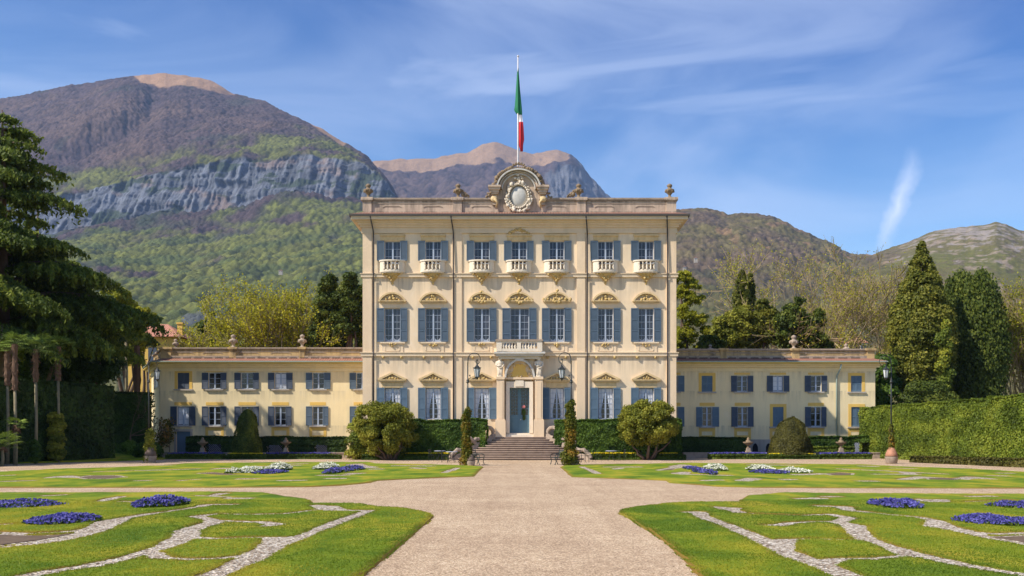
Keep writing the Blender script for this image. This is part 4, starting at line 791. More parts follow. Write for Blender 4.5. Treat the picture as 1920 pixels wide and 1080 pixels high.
# herm figures
def herm(x, sg):
    z0, z1 = qz(706), qz(669); h = z1-z0; y = PY_+.12; m = MB()
    rings = [(0,.22,.17),(.05,.22,.17),(.08,.19,.15),(.3,.21,.17),(.42,.25,.19),(.52,.24,.18),(.6,.21,.16),(.68,.26,.18),(.75,.28,.17),(.79,.22,.14),(.83,.09,.09),(.86,.085,.09),(.89,.12,.13),(.94,.135,.145),(.98,.10,.11),(1.0,.02,.02)]
    vs = []; n = 14
    for t, rx, ry in rings:
        for k in range(n):
            a = 2*math.pi*k/n; f = 1+.07*math.sin(5*a+t*22)*(t < .6); vs.append((x+rx*f*math.cos(a), y+ry*f*math.sin(a), z0+t*h))
    m.add(vs, [(i*n+k, i*n+(k+1) % n, (i+1)*n+(k+1) % n, (i+1)*n+k) for i in range(len(rings)-1) for k in range(n)])
    m.tube([(x-.25, y, z0+.75*h), (x-.29, y-.08, z0+.6*h), (x-.12, y-.22, z0+.52*h), (x+.08, y-.22, z0+.54*h)], [.085, .075, .06, .05], 8)
    m.tube([(x+.25, y, z0+.75*h), (x+.29, y-.08, z0+.58*h), (x+.14, y-.2, z0+.46*h), (x-.05, y-.2, z0+.44*h)], [.085, .075, .06, .05], 8)
    m.ball((x, y-.13, z0+.925*h), (.03, .05, .035), 4)
    m.tube([(x-.13, y+.03, z0+.86*h), (x-.12, y-.02, z0+.97*h), (x, y-.02, z1+.02), (x+.12, y-.02, z0+.97*h), (x+.13, y+.03, z0+.86*h)], .05, 6)
    for k in range(4): m.tube([(x-.12+.08*k, y-.16, z0+.45*h), (x-.1+.07*k, y-.15, z0+.2*h), (x-.12+.08*k, y-.13, z0+.04*h)], .03, 5)
    m.obj('statue', M['white'], portico, smooth=True)
herm(qx(937.5), -1); herm(qx(1010.5), 1)
# entrance door
dx0, dx1, dz0, dz1 = X_(955), X_(993), Z_(812), Z_(722); dw = (dx1-dx0)/2; m = MB(); y = VY+.2
for s_ in (0, 1):
    a = dx0+s_*dw; b = a+dw; zs = dz0+.38*(dz1-dz0)
    m.box(a, a+.13, y, y+.05, dz0, dz1).box(b-.13, b, y, y+.05, dz0, dz1).box(a+.13, b-.13, y, y+.05, dz0, zs).box(a+.13, b-.13, y, y+.05, dz1-.3, dz1).box(a+.2, b-.2, y-.02, y, dz0+.2, zs-.3)
    for k in range(1, 8): z = zs+(dz1-.3-zs)*k/8; m.box(a+.13, b-.13, y+.015, y+.03, z-.012, z+.012)
    for k in (1, 2): xx = a+.13+(dw-.26)*k/3; m.box(xx-.012, xx+.012, y+.014, y+.029, zs, dz1-.3)
m.box(dx0+dw-.05, dx0+dw+.05, y-.03, y, dz0, dz1)
door = m.obj('door', M['door'], villa)
MB().add([(dx0+.1, y+.035, dz0+.5), (dx1-.1, y+.035, dz0+.5), (dx1-.1, y+.035, dz1-.2), (dx0+.1, y+.035, dz1-.2)], [(0, 1, 2, 3)]).obj('pane', M['wglass'], door)
MB().ball((dx0+dw+.1, y-.04, dz0+1.05), .04, 4).obj('handle', M['poleW'], door)
m = MB(); m.ball((X_(982), y-.06, Z_(773)), (.17, .06, .3), 6); m.ball((X_(982.5), y-.06, Z_(783)), (.13, .06, .22), 6)
o = tag(quad := m.obj('door_wreath', M['box'], None, smooth=True), 'green foliage garland with a pink bloom hanging on the glazed entrance door', 'garland')
MB().ball((X_(982), y-.1, Z_(762.5)), (.14, .07, .13), 6).obj('bloom', plain('pink bloom', (.6, .2, .2), .8), o, smooth=True)
# flag
FY = VY+1.0; m = MB(); x = X_(971.3, FY); m.tube([(x, FY, Z_(372, FY)), (x, FY, Z_(300, FY)), (x-.01, FY, Z_(106, FY))], [.075, .07, .045], 8); m.ball((x, FY, Z_(105.5, FY)), .09, 5)
fp = thing('flagpole', 'tall pale flagpole on the villa roof behind the carved crest', 'flagpole', (x, FY, Z_(372, FY))); m.obj('pole', M['poleW'], fp, smooth=True)
m = MB()
pts = [(128,.03,.02,0,0),(140,.06,.05,-.01,0),(170,.13,.10,.0,0),(200,.22,.13,.02,0),(206,.25,.14,.01,0),(212,.20,.12,.09,0),(216,.13,.1,.16,0),(216.1,.12,.09,.18,1),(229,.13,.09,.22,1),(229.1,.14,.1,.23,2),(240,.17,.11,.24,2),(262,.19,.12,.26,2),(274,.13,.1,.24,2),(276,.12,.07,.26,2),(284,.08,.05,.3,2)]
n = 18; vs = []
for py, rx, ry, ox, _ in pts:
    for k in range(n):
        a = 2*math.pi*k/n; f = 1+.35*math.sin(4*a+py*.012)+.12*math.sin(7*a); vs.append((x+ox+rx*f*math.cos(a), FY-.02+ry*f*math.sin(a), Z_(py, FY)))
b = len(m.v); m.v += vs
for i in range(len(pts)-1):
    for k in range(n): m.f.append([i*n+k, i*n+(k+1) % n, (i+1)*n+(k+1) % n, (i+1)*n+k]); m.m.append(pts[i+1][4])
m.f += [list(range(n)), list(range((len(pts)-1)*n, len(pts)*n))]; m.m += [0, 2]
m.obj('flag', [M['green'], M['fwhite'], M['red']], fp, smooth=True)

# ---------------------------------------------------------------- wings
WY = 83.5; wx = lambda px: X_(px, WY); wz = lambda py: Z_(py, WY)
def wing(side, label, px0, px1, upper, lower, posts, panels, slots):
    root = thing('house_wing', label, 'building', ((wx(px0)+wx(px1))/2, WY, 0)); x0, x1 = wx(px0), wx(px1); ZT = wz(682); holes = []
    for row in (upper, lower):
        for w in row: holes.append((wx(w['o'][0]), wx(w['o'][1]), wz(w['z'][1]), wz(w['z'][0])))
    door = None
    if side < 0: door = (wx(331), wx(357), wz(853), wz(809)); holes.append(door)
    m = MB(); holes_wall(m, x0, x1, .45, ZT, WY, holes, .25)
    D = 12
    if side < 0:
        c = (wx(262)-1.9, 91.2)
        m.add([(c[0], c[1], .45), (x0, WY, .45), (x0, WY, ZT), (c[0], c[1], ZT)], [(0, 1, 2, 3)]).add([(c[0], 95.2, .45), (c[0], c[1], .45), (c[0], c[1], ZT), (c[0], 95.2, ZT)], [(0, 1, 2, 3)])
        plan = [(x0, WY), (x1, WY), (x1, 95.2), (c[0], 95.2), c]
    else:
        m.add([(x1, WY, .45), (x1, WY+D, .45), (x1, WY+D, ZT), (x1, WY, ZT)], [(0, 1, 2, 3)]); plan = [(x0, WY), (x1, WY), (x1, WY+D), (x0, WY+D)]
    m.add([(a, b, ZT-.02) for a, b in plan], [list(range(len(plan)))])
    m.obj('wall', M['wing'], root)
    MB().box(x0+.4, x1-.4, WY+.85, WY+.95, .6, ZT-.2).obj('interior', M['void'], root)
    base = MB().prismz([(a, b) for a, b in plan], 0, .45); base.obj('plinth', M['wbase'], root)
    def grow(o):
        if side < 0:                                             # outward at the splayed corner
            return [(x0-o*.62, WY-o), (x1, WY-o), (x1, 95.2+o), (c[0]-o, 95.2+o), (c[0]-o, c[1]-o*.25)]
        return [(x0, WY-o), (x1+o, WY-o), (x1+o, WY+D+o), (x0, WY+D+o)]
    m = MB(); m.prismz(grow(.06), wz(696), wz(689)).prismz(grow(.28), wz(689), wz(685.5)).prismz(grow(.5), wz(685.5), wz(683)); m.obj('cornice', M['wing'], root)
    m = MB(); m.prismz(grow(.72), wz(682.9), wz(680)); m.obj('eave', M['wyellow'], root)
    m = MB(); m.prismz(grow(.8), wz(679.9), wz(678)); m.obj('gutter', M['palepipe'], root)
    m = MB(); g, h = grow(.78), grow(-.25); n = len(g); m.add([(a, b, wz(677.9)) for a, b in g]+[(a, b, wz(671)) for a, b in h], [(i, (i+1) % n, (i+1) % n+n, i+n) for i in range(n)]+[list(range(n, 2*n))]); m.obj('roof', M['tile'], root)
    ztop, zbot = wz(651)if side < 0 else wz(653.5), wz(671.5)
    PX0 = wx(posts[0][0]) if side < 0 else x0; PX1 = x1 if side < 0 else wx(posts[-1][1])
    parapet(root, PX0+.02, PX1-.02, WY+.28, ztop, zbot, (M['wattic'],), [(wx(a), wx(b)) for a, b in posts], [(wx(q), 1.7) for q in panels], 1.0)
    m = MB(); m.box(PX0+.03, PX1-.03, WY+.16, WY+.28, zbot-.05, zbot+.22)
    m.obj('parapet_base', M['stone'], root)
    m = MB()
    for a, b in slots: m.box(wx(a), wx(b), WY+.145, WY+.158, zbot-.04, zbot+.06)
    m.obj('parapet_gap_shade', M['void'], root)  # thin dark strips painting the shade of the slots, no real openings
    if side < 0:                                                 # splayed side: parapet panel and casement
        a = Vector((x0+.1, WY+.35)); b = Vector((c[0]+.15, c[1]+.1)); d = (b-a).normalized(); nrm = Vector((d.y, -d.x)); nrm = -nrm if nrm.y > 0 else nrm
        def strip(m, t0, t1, o0, o1, z0, z1):
            p = [a+d*t0+nrm*o0, a+d*t1+nrm*o0, a+d*t1+nrm*o1, a+d*t0+nrm*o1]; m.prismz([(q.x, q.y) for q in p], z0, z1)
        Ls = (b-a).length; m = MB(); strip(m, 0, Ls, 0, -.35, zbot-.2, ztop-.15); strip(m, Ls*.2, Ls*.8, .03, 0, zbot+.1, zbot+.18); strip(m, Ls*.2, Ls*.8, .03, 0, ztop-.55, ztop-.45); m.obj('parapet', M['wattic'], root)
        m = MB(); strip(m, -.1, Ls+.1, .14, -.45, ztop-.15, ztop); m.obj('coping', M['stone'], root)
        a = Vector((x0, WY)); b = Vector(c); d = (b-a).normalized(); Ls = (b-a).length
        m = MB(); strip(m, Ls*.16, Ls*.42, .06, -.02, wz(724), wz(694)); m.obj('shutter', M['poleW'], root); m = MB(); strip(m, Ls*.42, Ls*.62, .05, -.02, wz(724), wz(694)); m.obj('shutter', M['wshutter'], root)
    else: MB().box(PX1-.37, PX1-.02, WY+.63, WY+D, zbot, ztop-.05).obj('parapet', M['wattic'], root)
    for up, row in ((1, upper), (0, lower)):
        for w in row:
            a, b = w['o']; z0, z1 = wz(w['z'][1]), wz(w['z'][0]); X0, X1 = wx(a), wx(b)
            if w.get('closed'):
                for (p, q) in ((X0, (X0+X1)/2), ((X0+X1)/2, X1)): link('shutter', shutter_mesh(q-p-.01, z1-z0, w.get('mat', 'shutterlit'), 1), root, (p+.005, WY+.08, z0))
                m = MB(); f = 5.5/22; m.box(X0-f, X0, WY-.025, WY, z0, z1+f).box(X1, X1+f, WY-.025, WY, z0, z1+f).box(X0, X1, WY-.025, WY, z1, z1+f); m.obj('painted_surround', M['ochre'], root)
                MB().box(X0-f-.06, X1+f+.06, WY-.12, WY, z0-.13, z0).obj('sill', M['wbase'], root)
            else:
                wd = window(root, X0, X1, z0, z1, WY, 3, 'wglass', w.get('cur'), back=.14)
                shutters(root, wx(w['s'][0]) if w['s'][0] else None, X0, X1, wx(w['s'][1]) if w['s'][1] else None, z0, z1, WY, w.get('mat', 'wshutter'), 1)
                MB().box(X0-.25, X1+.25, WY-.16, WY, z0-.12, z0).obj('sill', M['wbase'], root)
                MB().box(X0-.22, X1+.22, WY-.022, WY, z1+.09, z1+(.36 if not up else .26)).obj('painted_surround', M['ochre'], root)
            if not up:
                zt = wz(w['z'][1]+2.9) if not w.get('closed') else wz(w['z'][1]+3); zb = wz(824); X0a, X1a = X0-.27, X1+.27
                if w.get('nopanel'): continue
                m = MB(); f = .24; m.box(X0a, X0a+f, WY-.02, WY, zb, zt).box(X1a-f, X1a, WY-.02, WY, zb, zt).box(X0a+f, X1a-f, WY-.02, WY, zt-.28, zt).box(X0a+f, X1a-f, WY-.02, WY, zb, zb+.35); m.obj('apron_panel', M['ochre'], root)
    if door:
        m = MB().box(door[0], door[1], WY+.1, WY+.16, door[2], door[3])
        for k in range(1, 9): z = door[2]+(door[3]-door[2])*k/9; m.box(door[0]+.03, door[1]-.03, WY+.09, WY+.1, z-.01, z+.01)
        d = m.obj('door', M['shutterlit'], root); MB().box(door[0]-.2, door[0], WY-.06, WY, door[2], door[3]+.2).box(door[1], door[1]+.2, WY-.06, WY, door[2], door[3]+.2).box(door[0], door[1], WY-.06, WY, door[3], door[3]+.2).obj('door_surround', M['wbase'], root)
    return root, ztop
U, Lw = (699, 729.5), (762, 798)
def W_(s, o, **k): return dict(s=s, o=o, **k)
lu = [W_(None, (333,355), z=U, closed=1, mat='wshutter'), W_((379,425), (391,414), z=U), W_((440,486), (452,475), z=U), W_((503,549), (515,537.5), z=U, cur='c'), W_((574,620), (586,608), z=U, mat='shutter'), W_((656,None), (668,690), z=U, mat='shutter')]
ll = [W_((320,367), (332,355), z=Lw, cur='c', nopanel=1), W_((379,425), (391,414), z=Lw), W_((440,486), (452,475), z=Lw), W_((503,547), (515,536.5), z=Lw), W_((574,616), (586,606), z=Lw, mat='shutter'), W_((656,None), (668,690), z=Lw, mat='shutter')]
slotsL = [(a, a+15) for a in range(322, 690, 20)]
wl_, zl = wing(-1, 'yellow two storey wing left of the villa with splayed corner and ground door', 300, 700, lu, ll, [(300,319),(429,441),(560,570)], [343,397,464,525,591,657], slotsL)
for px in (434.5, 564.5): urn(wl_, wx(px), WY+.45, zl, 1.05, 'stone')
urn(wl_, wx(317), WY+1.6, zl, .8, 'stone')
U2, L2 = (704.5, 734.5), (763, 800)
ru = [W_((None,1283), (1255,1271), z=U2, mat='shutterlit'), W_(None, (1315.5,1336), z=U2, closed=1), W_((1370.5,1412), (1381.5,1401.5), z=U2), W_((1437.5,1479.5), (1448.5,1469), z=U2, cur='c'), W_((1508.5,1550.5), (1520,1540), z=U2), W_(None, (1595.5,1616), z=U2, closed=1)]
rl = [W_((None,1283), (1255,1271), z=L2, mat='shutterlit'), W_((1305,1348), (1316.5,1335), z=L2, mat='shutterlit'), W_((1371,1412.5), (1382.5,1402), z=L2), W_(None, (1449,1469), z=L2, closed=1), W_((1509,1549), (1520,1539.5), z=L2), W_(None, (1596,1616.5), z=L2, closed=1)]
slotsR = [(a, a+15) for a in range(1272, 1346, 20)]+[(a, a+15) for a in range(1366, 1478, 21)]+[(a, a+17) for a in range(1501, 1620, 24)]
wr_, zr = wing(1, 'pale yellow two storey wing right of the villa with a pale downpipe', 1250, 1641, ru, rl, [(1351.5,1363.5),(1485.5,1500),(1627,1641)], [1325,1390,1457,1528,1603], slotsR)
for px, s_ in ((1357, .85), (1491, 1.1), (1630, .9)): urn(wr_, wx(px), WY+.45 if s_ > 1 else WY+6, zr, s_, 'stone')
m = MB().tube([(wx(1573), WY-.62, wz(684)), (wx(1572), WY-.5, wz(692)), (wx(1568.5), WY-.12, wz(705)), (wx(1568), WY-.1, wz(712)), (wx(1568), WY-.1, .5)], .07, 8); m.obj('downpipe', M['palepipe'], wr_, smooth=True)
# basement arches of the right wing, lattice grilles of both wings
m = MB()
for px in (1416, 1441): m.prism([(wx(px-5), .47), (wx(px+5), .47), (wx(px+5), wz(838)), (wx(px+3), wz(833)), (wx(px), wz(831)), (wx(px-3), wz(833)), (wx(px-5), wz(838))], WY-.03, WY-.01)
m.obj('cellar_opening', M['void'], wr_); MB().box(wx(1405), wx(1452), WY-.012, WY, .45, wz(824)).obj('cellar_wall', M['wbase'], wr_)
for root, xs in ((wl_, ((388,418),(503,533),(592,618))), (wr_, ((1600,1622),))):
    for a, b in xs:
        MB().box(wx(a), wx(b), WY-.03, WY-.01, .47, wz(829)).obj('cellar_opening', M['void'], root); m = MB(); W2 = wx(b)-wx(a); h = wz(829)-.47
        for k in range(-6, 9):
            x = wx(a)+W2*k/8
            for sg in (1, -1):
                pts = [(x if sg > 0 else x, .47), (x+sg*h, wz(829))]; t0 = 0
                (p0, q0), (p1, q1) = pts; lo, hi = wx(a), wx(b)
                def cl(pv): t = (pv-p0)/(p1-p0); return q0+(q1-q0)*t
                A0, A1 = sorted((p0, p1)); A0c, A1c = max(A0, lo), min(A1, hi)
                if A1c-A0c > .05: m.tube([(A0c, WY-.06, cl(A0c)), (A1c, WY-.06, cl(A1c))], .014, 4)
        m.obj('lattice_grille', M['frame'], root)
# ---------------------------------------------------------------- far houses
def far_house(label, x, y, z, w, d, h, wall, roofm, nwin, chim=False, ov=.6, rh=.3):
    r = thing('house', label, 'house', (x, y, z)); MB().box(x-w/2, x+w/2, y, y+d, z-6, z+h).obj('wall', wall, r)
    a = (x-w/2-ov, y-ov); b = (x+w/2+ov, y+d+ov); zt = z+h+.01; rz = zt+d*rh; cx0, cx1 = x-w/2+d*.35, x+w/2-d*.35; cyy = y+d/2
    if cx1 < cx0: cx0 = cx1 = x
    ro = MB().add([(a[0],a[1],zt),(b[0],a[1],zt),(b[0],b[1],zt),(a[0],b[1],zt),(cx0,cyy,rz),(cx1,cyy,rz)], [(0,1,5,4),(1,2,5),(2,3,4,5),(3,0,4),(3,2,1,0)]).obj('roof', roofm, r)
    if chim: MB().box(x+w*.40, x+w*.40+.55, y+1.6, y+2.3, z+h+.2, rz-.1).box(x+w*.40-.08, x+w*.40+.63, y+1.5, y+2.4, rz-.1, rz+.06).obj('chimney', M['ochre'], ro)
    for k in range(nwin):
        cx = x-w/2+w*(k+.5)/nwin; wn = MB().box(cx-.45, cx+.45, y-.05, y, z+h-2.6, z+h-1.1).obj('window', M['wshutter'], r); MB().box(cx-.55, cx+.55, y-.14, y, z+h-2.72, z+h-2.6).obj('sill', M['trim'], wn)
x, y, z = P(322, 632, 105)
far_house('orange house with a red tiled roof and chimney behind the left wing', P(286, 632, 105)[0], 105, P(0, 632, 105)[2]-4.4, 5.2, 5.6, 4.4, M['ochre'], M['tilebright'], 3, True)
cr = plaster('house cream', (.62, .5, .38), (.4, .3, .2), .3)
for lab, px, py, Y, w, n in (('long pale hillside house with a red tile roof seen over the right wing', 1610, 641, 420, 8.5, 5), ('small orange hillside house with a red roof beside the bare tree trunks', 1572, 641, 430, 5.5, 2)):
    q = P(px, py, Y); far_house(lab, q[0], Y, q[2]-2.8, w*.85, 6, 2.4, cr if n == 5 else M['ochre'], M['tilebright'], n, rh=.42)
for lab, px, py, Y, w in (('tiny white cottage high on the brown right hill', 1305, 483, 1500, 9), ('tiny cream cottage on the right hillside near the villa corner', 1284, 500, 1400, 8), ('pale cottage among the green trees of the left mountainside', 526, 507, 1720, 12)):
    q = P(px, py, Y-30); far_house(lab, q[0], Y-30, q[2]-1.6, w*.55, 4, 1.6, M['wbase'], M['tile'], 2)
M['riser'] = plaster('brown stained riser', (.17, .125, .095), (.07, .05, .04), .8, streak=(2.5, 2.5, 2.5), bs=.6); M['tread'] = plaster('worn sunlit tread stone', (.50, .38, .29), (.22, .16, .12), .8, streak=(2.5, 2.5, 2.5), bs=.5)  # risers stained darker; treads paler, with sunlit nosings put into the colour
# ---------------------------------------------------------------- staircase
SXc = -.08; st = thing('staircase', 'broad flaring flight of worn stone steps up to the villa door', 'staircase', (SXc, 72.9, 0)); ns = 11
for i in range(ns):
    z1 = 1.74*(i+1)/ns; y0 = 72.9+.262*i; hw = 4.95+(1.98-4.95)*min(1, i/(ns-1.2)); cyo = []
    for k in range(13): t = -1+2*k/12; cyo.append((SXc+hw*t, y0+.75*abs(t)**4*(1-i/ns)))
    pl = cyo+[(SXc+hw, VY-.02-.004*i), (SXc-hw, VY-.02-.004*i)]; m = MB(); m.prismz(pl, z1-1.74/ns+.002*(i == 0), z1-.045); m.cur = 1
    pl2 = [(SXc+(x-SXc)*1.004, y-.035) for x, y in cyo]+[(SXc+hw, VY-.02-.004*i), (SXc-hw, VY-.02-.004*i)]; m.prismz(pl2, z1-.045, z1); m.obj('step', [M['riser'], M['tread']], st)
def scroll_wall(sg):
    a = Vector((SXc+sg*2.02, 75.7)); b = Vector((SXc+sg*5.25, 73.3)); d = (b-a); Ls = d.length; d.normalize(); pt = lambda s, z, o=0: (a.x+d.x*s-d.y*o*sg, a.y+d.y*s+d.x*o*sg, z)
    prof = [(0,2.0),(.3,1.72),(.6,1.62),(.95,1.55),(1.2,1.5),(1.5,1.35),(1.8,1.1),(2.1,1.02),(2.4,.95),(2.7,.62),(3.1,.5),(3.5,.42),(3.8,.2),(Ls,.1)]
    m = MB(); n = len(prof)
    for o0 in (0,):
        vs = [pt(s, z, -.14) for s, z in prof]+[pt(s, z, .14) for s, z in prof]+[pt(s, -.02, -.14) for s, z in prof]+[pt(s, -.02, .14) for s, z in prof]; fs = []
        for i in range(n-1): fs += [(i, i+1, n+i+1, n+i), (2*n+i, 2*n+i+1, i+1, i), (n+i, n+i+1, 3*n+i+1, 3*n+i)]
        fs += [(0, n, 3*n, 2*n), (n-1, 3*n-1, 4*n-1, 2*n-1)]
        m.add(vs, fs)
    # volutes
    def vol(c, r, a0, turns, rad):
        P_ = []; k = 26
        for i in range(k): t = i/(k-1); q = a0-turns*2*math.pi*t; rr = r*(1-.55*t); P_.append(pt(c[0]+rr*math.cos(q), c[1]+rr*math.sin(q)))
        m.tube(P_, [rad*(1-.3*i/k) for i in range(k)], 8)
    m.tube([pt(s, z) for s, z in [(.1,2.05),(.15,2.25),(.35,2.42),(.62,2.46),(.9,2.36),(1.08,2.12),(1.1,1.9),(1.25,1.68),(1.5,1.55),(1.7,1.58),(1.85,1.45)]], .16, 8); m.tube([pt(s, z) for s, z in [(.15,2.2),(.12,1.95),(.3,1.75),(.6,1.68)]], .13, 8)
    m.tube([pt(s, z) for s, z in [(1.7,1.2),(1.95,1.45),(2.2,1.62),(2.45,1.55),(2.55,1.3),(2.5,1.05),(2.75,.8),(3.1,.72),(3.4,.78),(3.6,.6),(3.9,.4),(4.0,.15)]], .15, 8)
    vol((2.25,1.3), .22, 1.5, 1.0, .07); m.obj('scroll_wall', M['stone'], st, smooth=False)
scroll_wall(-1); scroll_wall(1)
# terraces and low walls
def lowwall(label, xa, xb, y, h, cat='wall'):
    r = thing('low_wall', label, cat, ((xa+xb)/2, y, 0)); MB().box(xa, xb, y, y+.35, 0, h-.07).obj('wall', M['stone'], r); MB().box(xa-.04, xb+.04, y-.05, y+.4, h-.07, h).obj('coping', M['stone'], r)
TY = 78.6
lowwall('low stone terrace wall behind the violet beds below the left wing', X_(286, TY), X_(652, TY), TY, .5)
lowwall('low stone terrace wall behind the violet beds below the right wing', X_(1282, TY), X_(1655, TY), TY, .5)
for a, b in ((-33.5, -13.6), (13.0, 31)): o = MB().box(a, b, TY+.3, WY+.2, -.1, .44).obj('terrace', M['soil']); o['kind'] = 'structure'
o = MB().prismz([(VX0-.3, 75.55), (-2.4, 75.55), (-2.4, VY+.05), (VX0-.3, VY+.05)], 0, 1.2).prismz([(2.25, 75.55), (VX1+.3, 75.55), (VX1+.3, VY+.05), (2.25, VY+.05)], 0, 1.2).obj('terrace', M['soil']); o['kind'] = 'structure'
# ================================================================ vegetation
def hedge(label, boxes, mat, n, size, cat='hedge', group=None, bulge=.12, loc=None, name='hedge', taper=0):
    """boxes: (ax,ay,bx,by,thickness,z0,z1): clipped wall of leaves along a-b with a dark solid core"""
    core = MB(); CC = []; NN = []; areas = [(math.hypot(b[2]-b[0], b[3]-b[1])+b[4])*(b[6]-b[5])+math.hypot(b[2]-b[0], b[3]-b[1])*b[4] for b in boxes]; ta = sum(areas)
    for b, ar in zip(boxes, areas):
        ax_, ay_, bx_, by_, th, z0, z1 = b; d = np.array([bx_-ax_, by_-ay_]); Ls = np.hypot(*d); d /= Ls; nr = np.array([d[1], -d[0]])
        k = int(n*ar/ta); u = rg.random(k)*Ls; which = rg.random(k); pf = Ls*(z1-z0)/(ar+1e-9)
        z = z0+(z1-z0)*rg.random(k); o = np.full(k, -th/2); nrm = np.tile(np.array([nr[0], nr[1], .25]), (k, 1))*1.0
        top = which > pf*.82; o[top] = (rg.random(top.sum())-.5)*th; z[top] = z1; nrm[top] = (0, 0, 1)
        end = (which > .94); u[end] = np.where(rg.random(end.sum()) > .5, 0, Ls); o[end] = (rg.random(end.sum())-.5)*th; z[end] = z0+(z1-z0)*rg.random(end.sum()); nrm[end, 0] = d[0]*np.sign(u[end]-.1); nrm[end, 1] = d[1]*np.sign(u[end]-.1); nrm[end, 2] = 0
        back = (which > .90) & (which <= .94); o[back] = th/2; z[back] = z0+(z1-z0)*rg.random(back.sum())
        off = (fbm(u*.9+7, z*1.1, 31, 3)*bulge + rg.normal(0, .025, k))
        ed = .12*sst(z, z1-.35, z1)*(~top)
        x = ax_+d[0]*u - nr[0]*o*1 ; y = ay_+d[1]*u - nr[1]*o
        x += nrm[:, 0]*(off-ed); y += nrm[:, 1]*(off-ed); z = z+np.where(top, off, 0)
        # o is measured so that -th/2 is the front (towards nr)
        CC.append(np.stack([x, y, z], 1)); NN.append(nrm); i_ = .16; p = [(ax_+nr[0]*(th/2-i_)+d[0]*i_, ay_+nr[1]*(th/2-i_)+d[1]*i_), (bx_+nr[0]*(th/2-i_)-d[0]*i_, by_+nr[1]*(th/2-i_)-d[1]*i_), (bx_-nr[0]*(th/2-i_)-d[0]*i_, by_-nr[1]*(th/2-i_)-d[1]*i_), (ax_-nr[0]*(th/2-i_)+d[0]*i_, ay_-nr[1]*(th/2-i_)+d[1]*i_)]
        core.prismz(p, z0, z1-i_)
    C = np.concatenate(CC); Nn = np.concatenate(NN); r = np.clip(.5+fbm(C[:, 0]*.8+C[:, 1]*.5, C[:, 2]*1.2, 33, 4)*.8+rg.normal(0, .2, len(C)), 0, 1)
    C0 = loc or ((boxes[0][0]+boxes[-1][2])/2, (boxes[0][1]+boxes[-1][3])/2, boxes[0][5]); C = C-np.array(C0); 
    for i, v in enumerate(core.v): core.v[i] = (v[0]-C0[0], v[1]-C0[1], v[2]-C0[2])
    o = link(name, quadmesh(name, leaves(C, Nn, size, .55, 1.3), M[mat], r, core), None, C0); return tag(o, label, cat, group)
# clipped hedges
hedge('tall sunlit clipped hedge running along the right side of the garden', [(29.35, 83.2, 30.1, 62, 1.6, 0, 4.15), (30.1, 62, 31.3, 36, 1.6, 0, 4.2)], 'rhedge', 130000, .105, bulge=.16)
hedge('low brownish box border at the foot of the tall right hedge', [(26.6, 66.5, 29.6, 48, .8, 0, .42)], 'yew', 9000, .11, 'border')
hedge('tall dark clipped hedge wall on the left behind the four palms', [(-38, 46, -34.5, 60, 2.2, 0, 5.5), (-34.5, 60, -31.4, 73.5, 2.2, 0, 5.45)], 'dhedge', 52000, .15)
hedge('dark clipped hedge between the left hedge wall and the left wing', [(-34.5, 80.5, -30.4, 80.5, 1.8, 0, 5.3)], 'dhedge', 14000, .15)
hedge('deep green ivy hedge along the villa base left of the stairs', [(-12.6, 75.2, -2.75, 75.2, .9, .02, 2.98)], 'hedge', 36000, .14, bulge=.2)
hedge('deep green ivy hedge along the villa base right of the stairs', [(2.55, 75.2, 12.1, 75.2, .9, .02, 2.98)], 'hedge', 36000, .14, bulge=.2)
def hx(px, Y=81.4): return X_(px, Y)
def hz(py, Y=81.4): return Z_(py, Y)
hedge('low dark hedge in front of the left wing beside its blue grey door', [(hx(353), 81.4, hx(446), 81.4, 1.2, hz(832), hz(819.5)), (hx(353), 81.4, hx(386), 81.4, 1.2, .44, hz(832)), (hx(419), 81.4, hx(446), 81.4, 1.2, .44, hz(832))], 'dhedge', 13000, .13)
hedge('low dark hedge in front of the left wing between cone topiary and ivy', [(hx(484), 81.4, hx(649), 81.4, 1.2, hz(834), hz(820)), (hx(484), 81.4, hx(501), 81.4, 1.2, .44, hz(834)), (hx(533), 81.4, hx(590), 81.4, 1.2, .44, hz(834)), (hx(616), 81.4, hx(649), 81.4, 1.2, .44, hz(834))], 'dhedge', 17000, .13)
hedge('low dark hedge in front of the right wing beside the villa', [(hx(1272), 81.4, hx(1398), 81.4, 1.2, .44, hz(821))], 'dhedge', 16000, .13)
hedge('low green hedge in front of the right wing beyond the dome topiary', [(hx(1515), 81.4, hx(1597), 81.4, 1.2, .44, hz(820)), (hx(1597), 81.4, hx(1626), 81.4, 1.2, hz(829), hz(818))], 'hedge', 14000, .13)
hedge('bright low shrub border below the right wing hedge', [(hx(1515, 80.2), 80.2, hx(1600, 80.2), 80.2, .7, .44, hz(838, 80.2))], 'rhedge', 5000, .12, 'border')
def bush(label, blobs, mat, n, size, base, name='bush', cat='bush', core=None, **k):
    V, r = blobs_leaves(blobs, n, size, **k); b = np.array(base); ex = MB()
    if core:
        for c in core: ex.lathe([(0, 0)]+[(c[3]*math.sin(math.pi*i/8), c[4]*(1-math.cos(math.pi*i/8))) for i in range(1, 8)]+[(0, 2*c[4])], (c[0]-base[0], c[1]-base[1], c[2]-c[4]-base[2]), 10)
    o = link(name, quadmesh(name, V-b, M[mat], r, ex if core else None), None, base); return tag(o, label, cat)
# yellow variegated shrub at the left end of the ivy hedge
x0, _, z0 = P(665, 860, 74.6)
bush('yellow variegated shrub at the left end of the ivy hedge', [(x0+.1*math.sin(i*2.1)+.25*(i % 3), 74.4+.2*math.cos(i), .35+.33*i, .75-.03*i, .6, .5) for i in range(8)]+[(x0+.9, 74.5, .5+.5*i, .8, .6, .5) for i in range(5)], 'var', 9000, .12, (x0, 74.5, 0))
